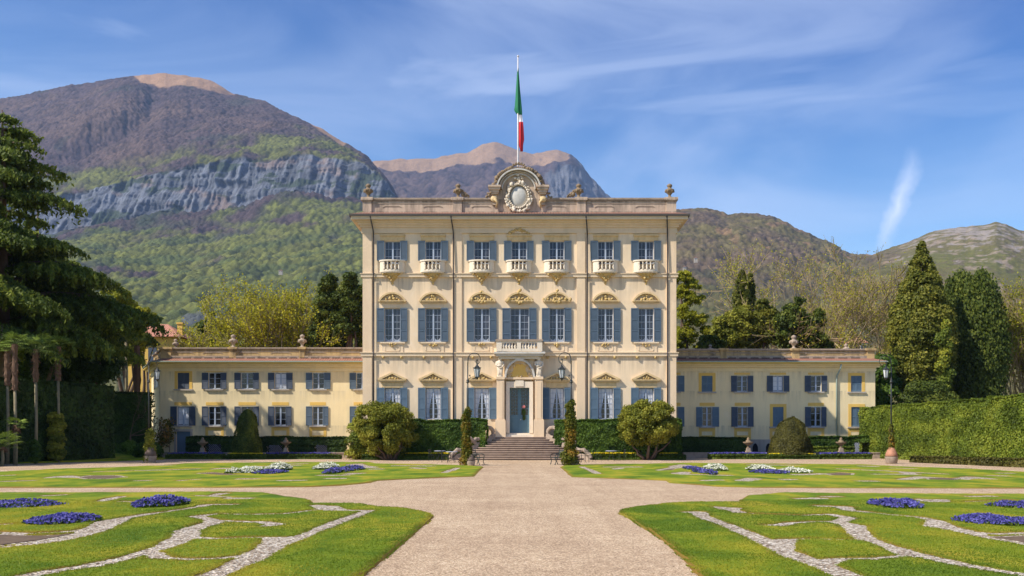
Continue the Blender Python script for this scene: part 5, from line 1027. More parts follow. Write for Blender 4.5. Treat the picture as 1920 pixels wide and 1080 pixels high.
# topiaries
def topiary(label, px, Y, pyt, pyb, hw, mat, n, flat_, bump_=0.04):
    c = X_(px, Y); zt = Z_(pyt, Y); zb = max(0, Z_(pyb, Y)); W_ = hw/F*Y; k = n; t = rg.random(k)**.85; a = rg.uniform(0, 2*np.pi, k)
    R = W_*flat_(t); x = c+R*np.cos(a); y = Y+R*np.sin(a); z = zb+(zt-zb)*t
    dr = (flat_(np.clip(t+.02, 0, 1))-flat_(np.clip(t-.02, 0, 1)))/.04*W_/(zt-zb); Nn = np.stack([np.cos(a), np.sin(a), -dr], 1)
    off = (fbm(a*2, z*1.5, 44, 4)*bump_*6+rg.normal(0, .02, k))[:, None]; C = np.stack([x, y, z], 1)+unit(Nn)*off
    r = np.clip(.5+fbm(a*1.5, z, 46, 4)*.7+rg.normal(0, .22, k), 0, 1); base = (c, Y, zb)
    prof = [(0, 0)]+[(max(.02, W_*float(flat_(np.array([tt]))[0])-.12), (zt-zb)*tt) for tt in np.linspace(0, .96, 12)]+[(0, (zt-zb)*.965)]
    ex = MB().lathe(prof, n=14); o = link('topiary', quadmesh('topiary', leaves(C-np.array(base), Nn, .085, .45, 1.2), M[mat], r, ex), None, base); return tag(o, label, 'topiary')
dome = lambda t: np.clip((1-np.clip(t, 0, 1)**2.6), 0, 1)**.5*(1-.28*t)
cone = lambda t: np.clip(1-np.clip(t, 0, 1)**3.2, 0, 1)**.5*(.93-.25*t+.07*np.sin(t*9))
topiary('large bronze green dome topiary in front of the right wing', 1483, 78.1, 783, 857, 41, 'yew', 26000, dome)
topiary('narrow olive cone topiary in front of the left wing', 463, 78.1, 769, 857, 28, 'darkleaf', 20000, cone)
# trees ------------------------------------------------------------
def tree(name, label, base, trunk, blobs, mat, n, size, bark='bark', limbs=(), cat='tree', group=None, **k):
    r = thing(name, label, cat, base, group); m = MB()
    for pts, rad in trunk: m.tube(pts, rad, 8)
    for pts, rad in limbs: m.tube(pts, rad, 5)
    m.obj('trunk', M[bark], r, smooth=True); V, q = blobs_leaves(blobs, n, size, **k); link('crown', quadmesh('crown', V-np.array(base), M[mat], q), r, base); return r
def wob(a, b, n=5, j=.2):
    a = np.array(a, float); b = np.array(b, float); out = []
    for i in range(n): t = i/(n-1); out.append(tuple(a+(b-a)*t+(rg.normal(0, j, 3)*[1, 1, .3] if 0 < i < n-1 else 0)))
    return out
# cushion trees in front of the villa
def cushion(label, px, pxw, pyt, pym, pyb, Y, mat, lean, open_):
    c = X_(px, Y); zt = Z_(pyt, Y); zm = Z_(pym, Y); W_ = pxw/F*Y; bl = []; zc = (zt+zm)/2; hh = (zt-zm)/2
    for i in range(150):
        a = rg.uniform(0, 2*np.pi); u = rg.uniform(-1, 1)*.95; rr = (1-abs(u)**3)**.5*W_*rg.uniform(.68, .9) if i > 12 else W_*rg.uniform(0, .5)
        q = rg.uniform(.22, .5)*(W_/2.3); bl.append((c+rr*math.cos(a)+lean*u, Y+rr*math.sin(a), zc+u*hh*.8, q, q, q*.75))
    tb = []; bx = X_(px+(10 if lean < 0 else 0), Y)
    for i in range(11 if open_ else 7):
        a = i*2.4; sp = rg.uniform(.45, .8)*W_; e = (c+sp*math.cos(a), Y+sp*math.sin(a)*.8, zm+rg.uniform(.1, .9)*hh)
        tb.append((wob((bx+.22*math.cos(a), Y+.22*math.sin(a), 0), e, 6, .07), [.13, .11, .09, .07, .05, .03]))
    return tree('shrub_tree', label, (bx, Y, 0), tb, bl, mat, 50000, .105, 'bark', under=.8, jit=.9, shell=(.5, 1.3))
cushion('loose olive green multi stemmed cushion tree left of the stairs', 722, 58, 746, 860, 862, 73.2, 'ball', -.25, 1)
cushion('dense clipped mushroom shaped tree with bare stems right of the stairs', 1213, 57, 748, 840, 862, 73.2, 'ball', .1, 0)
bush('dark ivy growing up between the stems of the right cushion tree', [(X_(1213, 73.7)+.35*math.sin(i*2), 73.6, .3+.25*i, .45+.13*i, .4, .4) for i in range(8)], 'hedge', 9000, .12, (X_(1213, 73.7), 73.7, 0), 'ivy', 'ivy')
bush('dark undergrowth between the stems of the left cushion tree', [(X_(738, 73.6)+.35*math.sin(i*2), 73.7, .3+.3*i, .7, .4, .4) for i in range(7)], 'hedge', 6000, .12, (X_(738, 73.6), 73.7, 0), 'ivy', 'ivy')
def conifer(label, px, Y, pyt, pyb, prof, mat, n, size, name='cypress_tree', nb=150, droop=None, bark='bark', squash=1.2, lean=0, shell=(.7, 1.15), jit=.55, group=None):
    c = X_(px, Y); zt = Z_(pyt, Y); zb = max(0.0, Z_(pyb, Y)); bl = []
    for i in range(nb):
        t = rg.random()**.9; R = float(np.interp(t, *zip(*prof)))/F*Y; a = rg.uniform(0, 2*np.pi); q = max(.22, R*rg.uniform(.18, .46)); rr = max(0, R-q*.8)*rg.uniform(.75, 1.05)
        bl.append((c+rr*math.cos(a)+lean*t, Y+rr*math.sin(a), zb+(zt-zb)*t, q, q, q*squash))
    return tree(name, label, (c, Y, 0), [(wob((c, Y, 0), (c+lean, Y, zb+(zt-zb)*.92), 6, .08), [.38, .33, .28, .2, .12, .04])], bl, mat, n, size, bark, droop=droop, shell=shell, jit=jit, group=group)
conifer('tallest dense conifer with pointed top right of the right wing', 1728, 92, 456, 735, [(0,42),(.15,56),(.45,60),(.6,46),(.72,34),(.85,22),(1,5)], 'cypress', 90000, .19, nb=330)
conifer('dark weeping conifer just right of the tallest pointed one', 1800, 96, 522, 750, [(0,30),(.3,36),(.7,32),(.9,24),(1,8)], 'darkleaf', 45000, .2, 'weeping_conifer', 260, .75, squash=2.4, shell=(.4, 1.7), jit=.9)
conifer('dark weeping conifer beside the yellow green thicket on the far right', 1838, 94, 516, 750, [(0,36),(.3,44),(.6,40),(.85,26),(1,8)], 'darkleaf', 54000, .2, 'weeping_conifer', 300, .75, squash=2.4, shell=(.4, 1.7), jit=.9)
bush('yellow leaved shrub in front of the tall pointed conifer', [(X_(1768+6*math.sin(i*1.7), 88)+.3*(i % 2), 88, 4.2+.62*i, .7-.03*i, .6, .6) for i in range(13)], 'var', 6500, .17, (X_(1768, 88), 88, 0))
bush('mid green laurel shrub under the tall pointed conifer', [(X_(1700+11*i, 87), 87+.5*(i % 2), 4.0+.9*(i % 3), 1.1, 1, .9) for i in range(8)], 'darkleaf', 8000, .16, (X_(1740, 87), 87, 0))
bush('dark evergreen shrubs beside the end of the right wing', [(X_(1652+9*(i % 3), 90), 90+.6*(i % 2), 2+.9*i, 1.2, 1, 1) for i in range(8)], 'hedge', 9000, .2, (X_(1660, 90), 90, 0))
conifer('slim dark cypress rising behind the right wing', 1391, 106, 510, 585, [(0,17),(.4,17),(.7,11),(1,3)], 'cypress', 16000, .24, nb=90)
conifer('shorter cypress tip touching the slim one behind the right wing', 1407, 107, 517, 600, [(0,10),(.6,9),(1,3)], 'cypress', 7000, .24, nb=40)
def mass(label, Y, spots, mat, n, size, name='evergreen_tree', cat='tree', group=None, base_px=None, **k):
    """spots: (px, py, radius px) clumps of the crown"""
    bl = []
    for px, py, r in spots:
        R = r/F*Y
        for j in range(20): q = R*rg.uniform(.18, .46); d = unit(rg.normal(0, 1, 3))*R*rg.uniform(.35, .98); bl.append((X_(px, Y)+d[0], Y+d[1], Z_(py, Y)+d[2]*.8, q, q, q*.85))
    k.setdefault('shell', (.45, 1.45)); k.setdefault('jit', .8)
    pxm = base_px or np.mean([s[0] for s in spots]); c = X_(pxm, Y); tr = [(wob((c, Y, 0), (X_(s[0], Y), Y, Z_(s[1], Y)), 6, .25), [.3, .26, .2, .15, .1, .05]) for s in spots[::2]]
    return tree(name, label, (c, Y, 0), tr, bl, mat, n, size, group=group, cat=cat, **k)
g1 = 'evergreens behind the right wing'
mass('rounded mid green evergreen nearest the villa behind the right wing', 99, [(1365,612,22),(1385,615,24),(1352,625,20),(1372,600,20),(1395,590,18),(1380,635,24),(1360,650,20)], 'ball', 25500, 0.21, group=g1)
mass('dark yew with feathery top directly behind the second right wing urn', 98, [(1470,600,20),(1500,610,26),(1530,605,20),(1490,590,22),(1500,565,10),(1478,605,24),(1515,600,18),(1532,590,12),(1505,630,28),(1470,640,26),(1530,640,22),(1550,650,14),(1486,575,10)], 'darkleaf', 40500, 0.19, group=g1, droop=.2)
mass('olive toned evergreen in the middle of the clump behind the right wing', 99.5, [(1410,600,22),(1450,590,18),(1435,610,26),(1425,590,22),(1445,605,24),(1415,620,24),(1440,635,26),(1402,640,22),(1430,575,14)], 'cypress', 34500, 0.21, group=g1)
mass('deep green evergreen low behind the first right wing urn', 97.5, [(1330,640,16),(1318,650,14),(1345,650,14)], 'darkleaf', 12000, 0.18, group=g1)
g2 = 'evergreens behind the left wing'
mass('dark bushy evergreen standing behind the left wing near the villa', 98.5, [(617,540,22),(612,575,26),(620,605,30),(605,630,28),(628,640,24),(618,525,12)], 'darkleaf', 39000, 0.19, group=g2)
mass('taller dark evergreen touching the villa above the left wing', 98, [(655,530,18),(650,560,24),(660,590,26),(645,620,26),(668,550,20)], 'darkleaf', 33000, 0.19, group=g2)
mass('bright yellow green maple foliage against the villa left wall', 100, [(675,560,10),(672,585,13),(665,605,11),(676,625,14),(660,625,9),(680,645,10)], 'var', 13500, 0.18, 'maple_tree', group=None)
mass('small dark cedar behind the first left wing urn', 110, [(395,600,12),(388,615,18),(410,618,16),(375,635,20),(400,635,24),(425,638,14),(398,590,6),(360,645,12)], 'cedar', 25500, 0.20, 'cedar_tree', droop=.3)
mass('yellow green spring tree at the villa right wall', 103, [(1285,520,14),(1300,535,14),(1278,550,20),(1300,565,18),(1285,590,20),(1310,600,18),(1325,620,16),(1290,625,22),(1275,645,16),(1315,645,14),(1270,520,14)], 'spring', 30000, 0.17, 'spring_tree', shell=(.2, 1.2), jit=1.2, aspect=1)
# bare and budding trees grown by branching
def branchy(label, px, Y, pyt, lean, height, spread, nb, depth, tint, leafn, seed, name='bare_tree', leafmat_='willow', splits=3, twig=.035, up=.5, base_r=.35, z0=0, stems=1, leafsize=.16, stem_spread=.15):
    q = np.random.default_rng(seed); base = (X_(px, Y), Y, z0); r = thing(name, label, 'tree', base); m = MB(); tips = []
    def grow(p, d, L_, rad, lv):
        n = 4; pts = [p]; 
        for i in range(n): d = unit(d+q.normal(0, .10, 3)+np.array([0, 0, .05*up])); pts.append(pts[-1]+d*L_/n)
        re = rad*.62; m.tube(pts, list(np.linspace(rad, re, n+1)), 5 if rad > .08 else 3, cap=False)
        if lv >= depth: tips.extend(pts[1:]); return
        k = splits if lv < depth-1 else splits+1
        for i in range(k):
            t = pts[-1] if i == 0 else pts[q.integers(2, n+1)]; nd = unit(d+q.normal(0, spread, 3)+np.array([0, 0, up*.25])); grow(t, nd, L_*q.uniform(.62, .85), max(twig*.5, re*(.9 if i == 0 else .62)), lv+1)
        if lv >= depth-2: tips.extend(pts[2:])
    for s in range(stems):
        a = q.uniform(0, 2*np.pi); d = unit(np.array([lean+(stem_spread*math.cos(a)*2.2 if stems > 1 else 0), stem_spread*math.sin(a) if stems > 1 else 0, 1.0])); p0 = np.array(base)+(np.array([.5*math.cos(a), .5*math.sin(a), 0]) if stems > 1 else 0)
        grow(p0, d, height*.3, base_r/(stems**.45), 0)
    T_ = np.array(tips); top = Z_(pyt, Y); f_ = (top-z0)/(T_[:, 2].max()-z0); B0 = np.array(base); T_ = (T_-B0)*f_+B0
    m.v = [tuple((v[i]-base[i])*f_+base[i]-base[i] for i in range(3)) for v in m.v]; m.obj('trunk', M[tint], r, base)
    if leafn:
        c = T_[q.integers(0, len(T_), leafn)]+q.normal(0, .22, (leafn, 3)); V = leaves(c-np.array(base), q.normal(0, 1, (leafn, 3)), leafsize, 1, 1.2); link('foliage', quadmesh('foliage', V, M[leafmat_], q.random(leafn)), r, base)
    return r
branchy('large bare spreading tree with tan twigs behind the right wing', 1535, 112, 438, -.04, 20, .40, 3, 6, 'twig', 7000, 3, splits=3, base_r=.4, leafsize=.13, stems=2, stem_spread=.3)
branchy('leaning bare tree with yellow lit trunk left of the large spreading one', 1515, 112, 455, -.22, 17, .4, 3, 5, 'twig', 3500, 8, splits=3, base_r=.42, leafsize=.14)
branchy('slender bare tree with thin twigs left of the tall pointed conifer', 1622, 110, 520, .05, 17, .38, 3, 6, 'twig', 6500, 12, splits=3, base_r=.24, leafsize=.13)
branchy('twiggy bare tree half hidden behind the tall pointed conifer', 1660, 108, 490, .05, 15, .45, 3, 5, 'twig', 3500, 17, splits=3, base_r=.22, leafsize=.14, stems=2)
branchy('bare tree with crooked trunk low beside the hillside houses', 1570, 108, 520, .12, 14, .45, 3, 5, 'twig', 4500, 19, splits=3, base_r=.3, leafsize=.14)
branchy('broad yellow green budding tree with fan of stems behind the left wing', 566, 104, 512, -.05, 14.5, .24, 3, 5, 'greybark', 42000, 23, 'budding_tree', splits=3, base_r=.5, stems=9, stem_spread=.26, up=.6, leafsize=.17, leafmat_='willow')
branchy('lower orange tinted budding tree left of the fan stemmed one', 510, 102, 598, -.05, 9.5, .4, 3, 5, 'greybark', 16000, 29, 'budding_tree', splits=3, base_r=.3, stems=4, stem_spread=.4, leafsize=.16)
branchy('yellow green thicket of upright stems beyond the right hedge', 1918, 99, 515, .02, 15.5, .24, 3, 5, 'twig', 24000, 31, 'budding_tree', leafmat_='spring', splits=3, base_r=.55, stems=12, stem_spread=.22, up=.9, leafsize=.17)
branchy('budding tree with upright stems cut by the right photo edge', 1975, 97, 505, .0, 16, .26, 3, 5, 'twig', 16000, 37, 'budding_tree', leafmat_='spring', splits=3, base_r=.5, stems=8, stem_spread=.3, up=.9, leafsize=.17)
# cedars on the left
def cedar(label, px, Y, pyt, prof, nlev, n, seed, zlow=4.0, size=.26, lean=0):
    q = np.random.default_rng(seed); c = X_(px, Y); zt = Z_(pyt, Y); r = thing('cedar_tree', label, 'cedar', (c, Y, 0)); m = MB()
    m.tube([(c, Y, 0), (c+.1, Y, zt*.3), (c, Y, zt*.6), (c+.05+lean*.5, Y, zt*.85), (c+lean, Y, zt)], [.6, .5, .36, .18, .03], 10); P_, N_, S_ = [], [], []; W_ = []
    for i in range(nlev):
        z = zlow+(zt-zlow-.3)*((i+.5)/nlev)**.9+q.normal(0, .15); R = float(np.interp(z/zt, *zip(*prof)))*q.uniform(.8, 1.12)
        for j in range(q.integers(6, 9) if z/zt < .62 else q.integers(5, 7)):
            a = q.uniform(0, 2*np.pi); L_ = R*q.uniform(.5, 1.06); dz = q.uniform(.08, .15)*L_; pts = []
            for k in range(7): t = k/6; pts.append(np.array([c+L_*t*math.cos(a), Y+L_*t*math.sin(a), z+dz*math.sin(t*2.2)-.16*L_*t**2.4]))
            m.tube(pts, list(np.linspace(.04+.02*L_, .015, 7)), 4, cap=False)
            kk = max(60, int(n*L_*L_)); J = int(9+L_*2.6); tj = np.linspace(.14, 1, J)+q.uniform(-.02, .02, J); sj = np.where(np.arange(J) % 2 == 0, 1, -1)*q.uniform(.6, 1.05, J); lj = (.18+.36*np.sin(np.clip(tj, 0, 1)*np.pi*.86)**.7)*L_*q.uniform(.6, 1.15, J)+.25; zj = q.normal(0, .10, J)
            pj = lj/lj.sum(); ch = q.choice(J, kk, p=pj); s = q.random(kk)**.8; t = np.clip(tj[ch], 0, 1)
            p = np.array([np.interp(t, np.linspace(0, 1, 7), [v[d] for v in pts]) for d in range(3)]).T
            sdv = np.array([-math.sin(a), math.cos(a), 0]); ov = np.array([math.cos(a), math.sin(a), 0]); ll = lj[ch]*s
            p = p + sdv*(sj[ch]*ll*.85)[:, None] + ov*(ll*.5)[:, None] + q.normal(0, .055, (kk, 3)); t = np.maximum(t, s*.9)
            p[:, 2] += zj[ch]*s - .13*ll - .055*ll*ll - q.exponential(.13, kk)*(.4+s)
            P_.append(p); nn = np.tile([.35*math.cos(a), .35*math.sin(a), 1.], (kk, 1)); N_.append(nn); W_.append(np.clip(q.random()*.4+.7*t*q.random(kk)+q.random(kk)*.15, 0, 1))  # paler needles towards the tips, their sunlit look put into the colour
    C = np.concatenate(P_); Nn = np.concatenate(N_); wv = np.concatenate(W_); m.obj('trunk', M['bark'], r, smooth=True)
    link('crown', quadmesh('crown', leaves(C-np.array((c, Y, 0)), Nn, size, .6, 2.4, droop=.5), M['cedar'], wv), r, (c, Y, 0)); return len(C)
nc = cedar('tall layered cedar with drooping boughs at the left photo edge', 4, 71, 206, [(0,8.2),(.3,8.7),(.5,8.9),(.58,8.3),(.63,6.4),(.70,4.5),(.8,4.3),(.88,3.5),(.95,2.0),(1,.3)], 19, 52, 41, 8.3, .155)
nc += cedar('second broad cedar filling behind the tall layered one', 70, 82, 395, [(0,5.2),(.4,5.6),(.6,5.0),(.8,3.5),(1,.4)], 9, 40, 43, 8.3, .18)
mass('dark rounded evergreen above the second left hedge', 82, [(200,600,32),(180,640,40),(186,650,30),(160,670,40),(185,700,22),(180,690,40),(140,640,40),(120,690,40),(190,570,20)], 'dhedge', 63000, 0.18)
mass('dark evergreen mass behind the palms under the cedar', 78, [(30,640,46),(90,650,46),(60,690,44),(10,690,40),(120,600,36),(40,600,40)], 'dhedge', 45000, 0.19)
mass('olive shrub tree behind the left wing corner', 96, [(225,560,20),(240,590,26),(265,600,24),(246,630,24),(258,645,14),(212,590,22),(205,555,12),(230,650,28),(246,668,18)], 'spring', 39000, 0.18)
mass('bushy green tree beside the orange house', 99, [(272,628,12),(266,642,14),(290,645,8),(255,612,12)], 'cypress', 13500, 0.16)
# trees outside the frame whose shade falls on the garden
# palms
def palm(label, px, Y, pyt, pyb, crown, seed, skirt=1, trunk_r=.12, nf=16, base_z=0., cat='palm', group='slim fan palms on the left lawn'):
    q = np.random.default_rng(seed); c = X_(px, Y); zt = Z_(pyt, Y); r = thing('fan_palm', label, cat, (c, Y, base_z), group); m = MB()
    zs = zt-1.9*skirt
    m.tube([(c, Y, base_z), (c+.04, Y, zs*.5), (c, Y, zs+.1)], [trunk_r, trunk_r*.8, trunk_r*.75], 8); m.obj('trunk', M['greybark'], r, smooth=True)
    m = MB(); n = 10; m.tube([(c, Y, zs+(zt-zs)*k/n) for k in range(n+1)], [trunk_r*q.uniform(1.1, 1.75) for k in range(n+1)], 9)
    for k in range(40): a = q.uniform(0, 6.28); z = q.uniform(zs, zt); m.tube([(c+.12*math.cos(a), Y+.12*math.sin(a), z), (c+.3*math.cos(a), Y+.3*math.sin(a), z-.18)], [.03, .012], 4)
    m.obj('fibre_skirt', M['fibre'], r); Vs = []
    fm = MB()
    for k in range(nf):
        a = k*2.4+q.uniform(-.2, .2); el = q.uniform(-.35, 1.1); Ls = crown*q.uniform(.55, .7); e = np.array([c+Ls*math.cos(a)*math.cos(el), Y+Ls*math.sin(a)*math.cos(el), zt+Ls*math.sin(el)*.8]); fm.tube([(c, Y, zt-.05), tuple((np.array([c, Y, zt])+e)/2+[0, 0, .06]), tuple(e)], .018, 4)
        d = unit(e-np.array([c, Y, zt])); s = unit(np.cross(d, [0, 0, 1.])); u = np.cross(s, d)
        for j in range(17):
            b = -1.9+3.8*j/16; v = unit(d*math.cos(b)+s*math.sin(b)+u*.1); ll = crown*.5*q.uniform(.8, 1.05); w = np.cross(v, u)*.028
            tip = e+v*ll+np.array([0, 0, -.22*ll]); midp = e+v*ll*.6+u*.03; Vs.append([e, midp-w, tip, midp+w])
    fr = quadmesh('frond', np.array(Vs), M['palm'], q.random(len(Vs))); fo = link('fronds', fr, r); fo.location = -WL[r]
    fm.obj('leaf_stalks', M['palm'], r)
    return r
palm('slim fan palm with the leftmost trunk by the photo edge', 14, 62, 655, 850, .75, 1, 1.2, nf=12)
palm('slim fan palm with dark crown second from the left edge', 28, 61, 645, 858, 1.1, 2, 1.5)
palm('slim fan palm with wide drooping crown third from the left', 67, 63, 655, 855, 1.5, 3, 1.1)
palm('slim fan palm whose foot stands in the leafy shrub', 109, 66, 650, 850, 1.15, 4, 1.2)
palm('distant palm with reddish trunk above the second left hedge', 236, 88, 607, 700, 1.2, 5, .7, .16, group=None)
palm('dark stout palm trunk right beside the left wing corner', 257, 84, 648, 720, 1.6, 6, 2.6, .2, group=None)
palm('short young fan palm at the feet of the slim ones', 30, 60, 797, 858, .75, 7, .2, .09, nf=12, group=None)
palm('low feathery palm cut off by the left photo edge', 4, 58, 838, 860, 1.3, 8, .1, .12, nf=18, group=None)
bush('pale green leafy shrub wrapped round a palm foot on the left lawn', [(X_(105+3*math.sin(i*2), 66), 66+.1*(i % 2), .35+.3*i, .5, .45, .32) for i in range(10)], 'ball', 7500, .13, (X_(105, 66), 66, 0))
bush('small dark shrub beside the third palm foot', [(X_(66, 62.5)+.15*math.sin(i), 62.4, .3+.25*i, .35, .3, .25) for i in range(5)], 'hedge', 1500, .12, (X_(66, 62.5), 62.4, 0))
bush('low dark shrubs at the foot of the second left hedge', [(X_(222+11*i, 78), 78+.3*(i % 2), .5+.15*(i % 3), .7, .5, .6) for i in range(7)], 'hedge', 9000, .14, (X_(255, 78), 78, 0))
branchy('small leafless shrub tree in front of the second left hedge', 246, 78.5, 725, 0, 5.5, .6, 3, 4, 'bark', 0, 51, splits=3, base_r=.09, twig=.02)
branchy('dry climbing shrub against the left wing corner', 319, 82.6, 785, 0, 3.2, .5, 3, 4, 'twig', 900, 53, splits=3, base_r=.06, twig=.02, name='climber', leafmat_='rose')
# ================================================================ garden furniture
def lamp(label, px, Y, pyt, pyl, sg, straight=False):
    c = X_(px, Y); zt = Z_(pyt, Y); r = thing('street_lamp', label, 'lamp post', (c, Y, 0), 'iron lantern posts in the garden'); m = MB(); R = .37
    if straight: zt -= .1
    zs = zt-R-.35; m.lathe([(0,0),(.2,0),(.2,.1),(.13,.2),(.1,.5),(.12,.56),(.07,.65),(.055,1.3)], (c, Y, 0), 10); m.tube([(c, Y, 1.2), (c, Y, zs*.6), (c, Y, zs)], [.055, .048, .035], 8)
    z2 = Z_(715, Y); m.lathe([(.035,0),(.11,.03),(.11,.06),(.06,.1),(.09,.16),(.04,.22)], (c, Y, z2-.1), 10); m.ball((c+sg*.12, Y, z2+.35), .05, 4); m.tube([(c, Y, z2+.1), (c+sg*.16, Y, z2+.2), (c+sg*.12, Y, z2+.35)], .02, 5)
    pts = [(c, Y, zs)]
    for k in range(15): a = math.pi-math.pi*1.32*k/14; pts.append((c+sg*(R+.02+R*math.cos(a)), Y, zs+.35+R*math.sin(a)))
    m.tube(pts, [.035]+[.03-.001*k for k in range(15)], 7); ex, ez = pts[-1][0], pts[-1][2]
    lx = c+sg*.56 if not straight else c+sg*.34; 
    m.tube([(lx, Y, zs+.35-.05), (lx-sg*.05, Y, zs+.18), (lx, Y, zs+.02)], .025, 6); m.ball((lx, Y, zs+.3), .06, 4); m.obj('pole', M['iron'], r, smooth=True)
    zl = Z_(pyl, Y); m = MB(); m.tube([(lx, Y, zl+.45), (lx, Y, zs+.05)], .012, 5)
    m.lathe([(0,.52),(.03,.5),(.05,.45),(.03,.42),(.1,.34),(.19,.24),(.22,.2),(.2,.18)], (lx, Y, zl), 6); m.lathe([(.115,-.30),(.13,-.33),(.06,-.4),(.03,-.46),(0,-.5)], (lx, Y, zl), 6)
    for k in range(6): a = k*math.pi/3; m.tube([(lx+.2*math.cos(a), Y+.2*math.sin(a), zl+.2), (lx+.12*math.cos(a), Y+.12*math.sin(a), zl-.32)], .014, 4); m.ball((lx+.22*math.cos(a), Y+.22*math.sin(a), zl+.24), .03, 3)
    ln = m.obj('lantern', M['iron'], r); MB().lathe([(.185,.18),(.105,-.3)], (lx, Y, zl), 6).obj('lamp_glass', M['lampglass'], ln); return c
c1 = lamp('iron lamp post with hooked arm and lantern just left of the stairs', 877, 59, 662, 697, 1)
c2 = lamp('iron lamp post with hooked arm and lantern just right of the stairs', 1071, 59, 661, 699, -1)
c3 = lamp('shaded iron lamp post with hooked arm before the left wing corner', 279, 66, 664, 702, 1)
c4 = lamp('iron lamp post before the tall sunlit right hedge', 1671, 63.5, 664, 699, -1, True)
def climber(label, px, Y, pyt, pyb, w, mat, n, seed, flare=.5):
    q = np.random.default_rng(seed); c = X_(px, Y); z1 = Z_(pyt, Y); bl = []
    for i in range(34): t = i/33; R = w*(.62+flare*max(0, .35-t)*2)*(1-.3*t)*q.uniform(.7, 1.25); a = i*2.3; bl.append((c+R*.45*math.cos(a), Y+R*.45*math.sin(a), .15+(z1-.3)*t, R*.62, R*.62, .24))
    V, r = blobs_leaves(bl, n, .095, under=.6, jit=.8, shell=(.4, 1.5)); th = thing('climbing_rose', label, 'climber', (c, Y, 0)); m = MB()
    for k in range(4): m.tube([(c+.12*math.cos(k*1.6+t*5), Y+.12*math.sin(k*1.6+t*5), z1*t*.95) for t in np.linspace(0, 1, 14)], .018, 4)
    m.obj('stem', M['bark'], th); link('foliage', quadmesh('foliage', V-np.array((c, Y, 0)), M[mat], r), th, (c, Y, 0))
climber('reddish climbing rose wrapped round the lamp post left of the stairs', 875, 58.9, 768, 872, .48, 'rose', 9000, 1, .15)
climber('green gold climbing rose wrapped round the lamp post right of the stairs', 1069, 58.9, 754, 872, .55, 'rose', 12000, 2, .55)
climber('pale green climber round the shaded lamp post before the left wing', 281, 66, 808, 866, .55, 'ball', 4500, 3, .2)
climber('thin brown climber round the lamp post before the right hedge', 1671, 63.5, 798, 850, .32, 'rose', 2600, 4, .2)
def pot(label, x, y, s, name='flower_pot', mat='terracotta'):
    r = thing(name, label, 'pot', (x, y, 0)); MB().lathe([(0,0),(.27*s,0),(.30*s,.04),(.36*s,.38*s),(.36*s,.4*s)], (x, y, 0), 16).obj('base', M['stone'], r, smooth=True)
    MB().lathe([(.30*s,.4*s),(.34*s,.45*s),(.3*s,.6*s),(.18*s,.85*s),(.14*s,.9*s)], (x, y, 0), 16).obj('jar', M[mat], r, smooth=True)
pot('terracotta jar on a round stone base by the right lamp post foot', X_(1671, 63.5), 63.45, 1.15)
pot('dark brick pedestal pot at the foot of the shaded left lamp', X_(283, 66), 65.9, 1.15, mat='riser')
pot('dark round planter at the foot of the lamp left of the stairs', X_(883, 58.8), 58.75, .75, mat='riser')
pot('dark round planter at the foot of the lamp right of the stairs', X_(1076, 58.8), 58.75, .75, mat='riser')
def bench(label, x, y, rz, L_=1.25):
    r = thing('garden_bench', label, 'bench', (x, y, 0)); r.rotation_euler = (0, 0, rz)
    def prt(n, m, mat='irongreen'): o = bpy.data.objects.new(n, m.mesh(n, M[mat])); SC.collection.objects.link(o); o.parent = r; return o
    m = MB(); [m.box(-L_/2, L_/2, -.22+.09*k, -.15+.09*k, .42, .45) for k in range(5)]; prt('seat', m)
    m = MB(); [m.add([(-L_/2, .24+.03*k, .52+.1*k), (L_/2, .24+.03*k, .52+.1*k), (L_/2, .26+.03*k, .52+.1*k), (-L_/2, .26+.03*k, .52+.1*k), (-L_/2, .26+.03*k, .59+.1*k), (L_/2, .26+.03*k, .59+.1*k), (L_/2, .28+.03*k, .59+.1*k), (-L_/2, .28+.03*k, .59+.1*k)], [(0,1,2,3),(4,5,6,7),(0,1,5,4),(2,3,7,6),(1,2,6,5),(0,4,7,3)]) for k in range(4)]; prt('backrest', m)
    for sx in (-1, 1):
        for yy in (-.2, .22): prt('leg', MB().tube([(sx*L_/2*.94, yy*1.15, 0), (sx*L_/2*.94, yy*.8, .2), (sx*L_/2*.94, yy, .43)], [.028, .022, .026], 6))
        prt('armrest', MB().tube([(sx*L_/2*.96, .26, .66), (sx*L_/2*.96, 0, .68), (sx*L_/2*.96, -.2, .64), (sx*L_/2*.96, -.22, .44)], .022, 6))
        prt('back_post', MB().tube([(sx*L_/2*.94, .22, .43), (sx*L_/2*.94, .37, .95)], .02, 6))
    return r
bench('black iron bench at the inner corner of the left far lawn', X_(897, 61), 61, R_(78)); bench('black iron bench at the inner corner of the right far lawn', X_(1043, 61), 61, R_(-78))
def chair_mesh():
    d = {}; m = MB()
    for k in range(6): m.box(-.2+.068*k, -.15+.068*k, -.2, .2, .44, .455)
    d['seat'] = m; m = MB()
    for k in range(3): m.box(-.19, .19, .2+.015*k, .215+.015*k, .58+.1*k, .64+.1*k)
    d['backrest'] = m; return d
CH = {k: v.mesh(k, M['iron']) for k, v in chair_mesh().items()}; CH['leg'] = MB().tube([(0, 0, 0), (0, 0, .45)], .013, 5).mesh('leg', M['iron']); CH['back_post'] = MB().tube([(0, 0, .45), (0, .05, .86)], .013, 5).mesh('back_post', M['iron'])
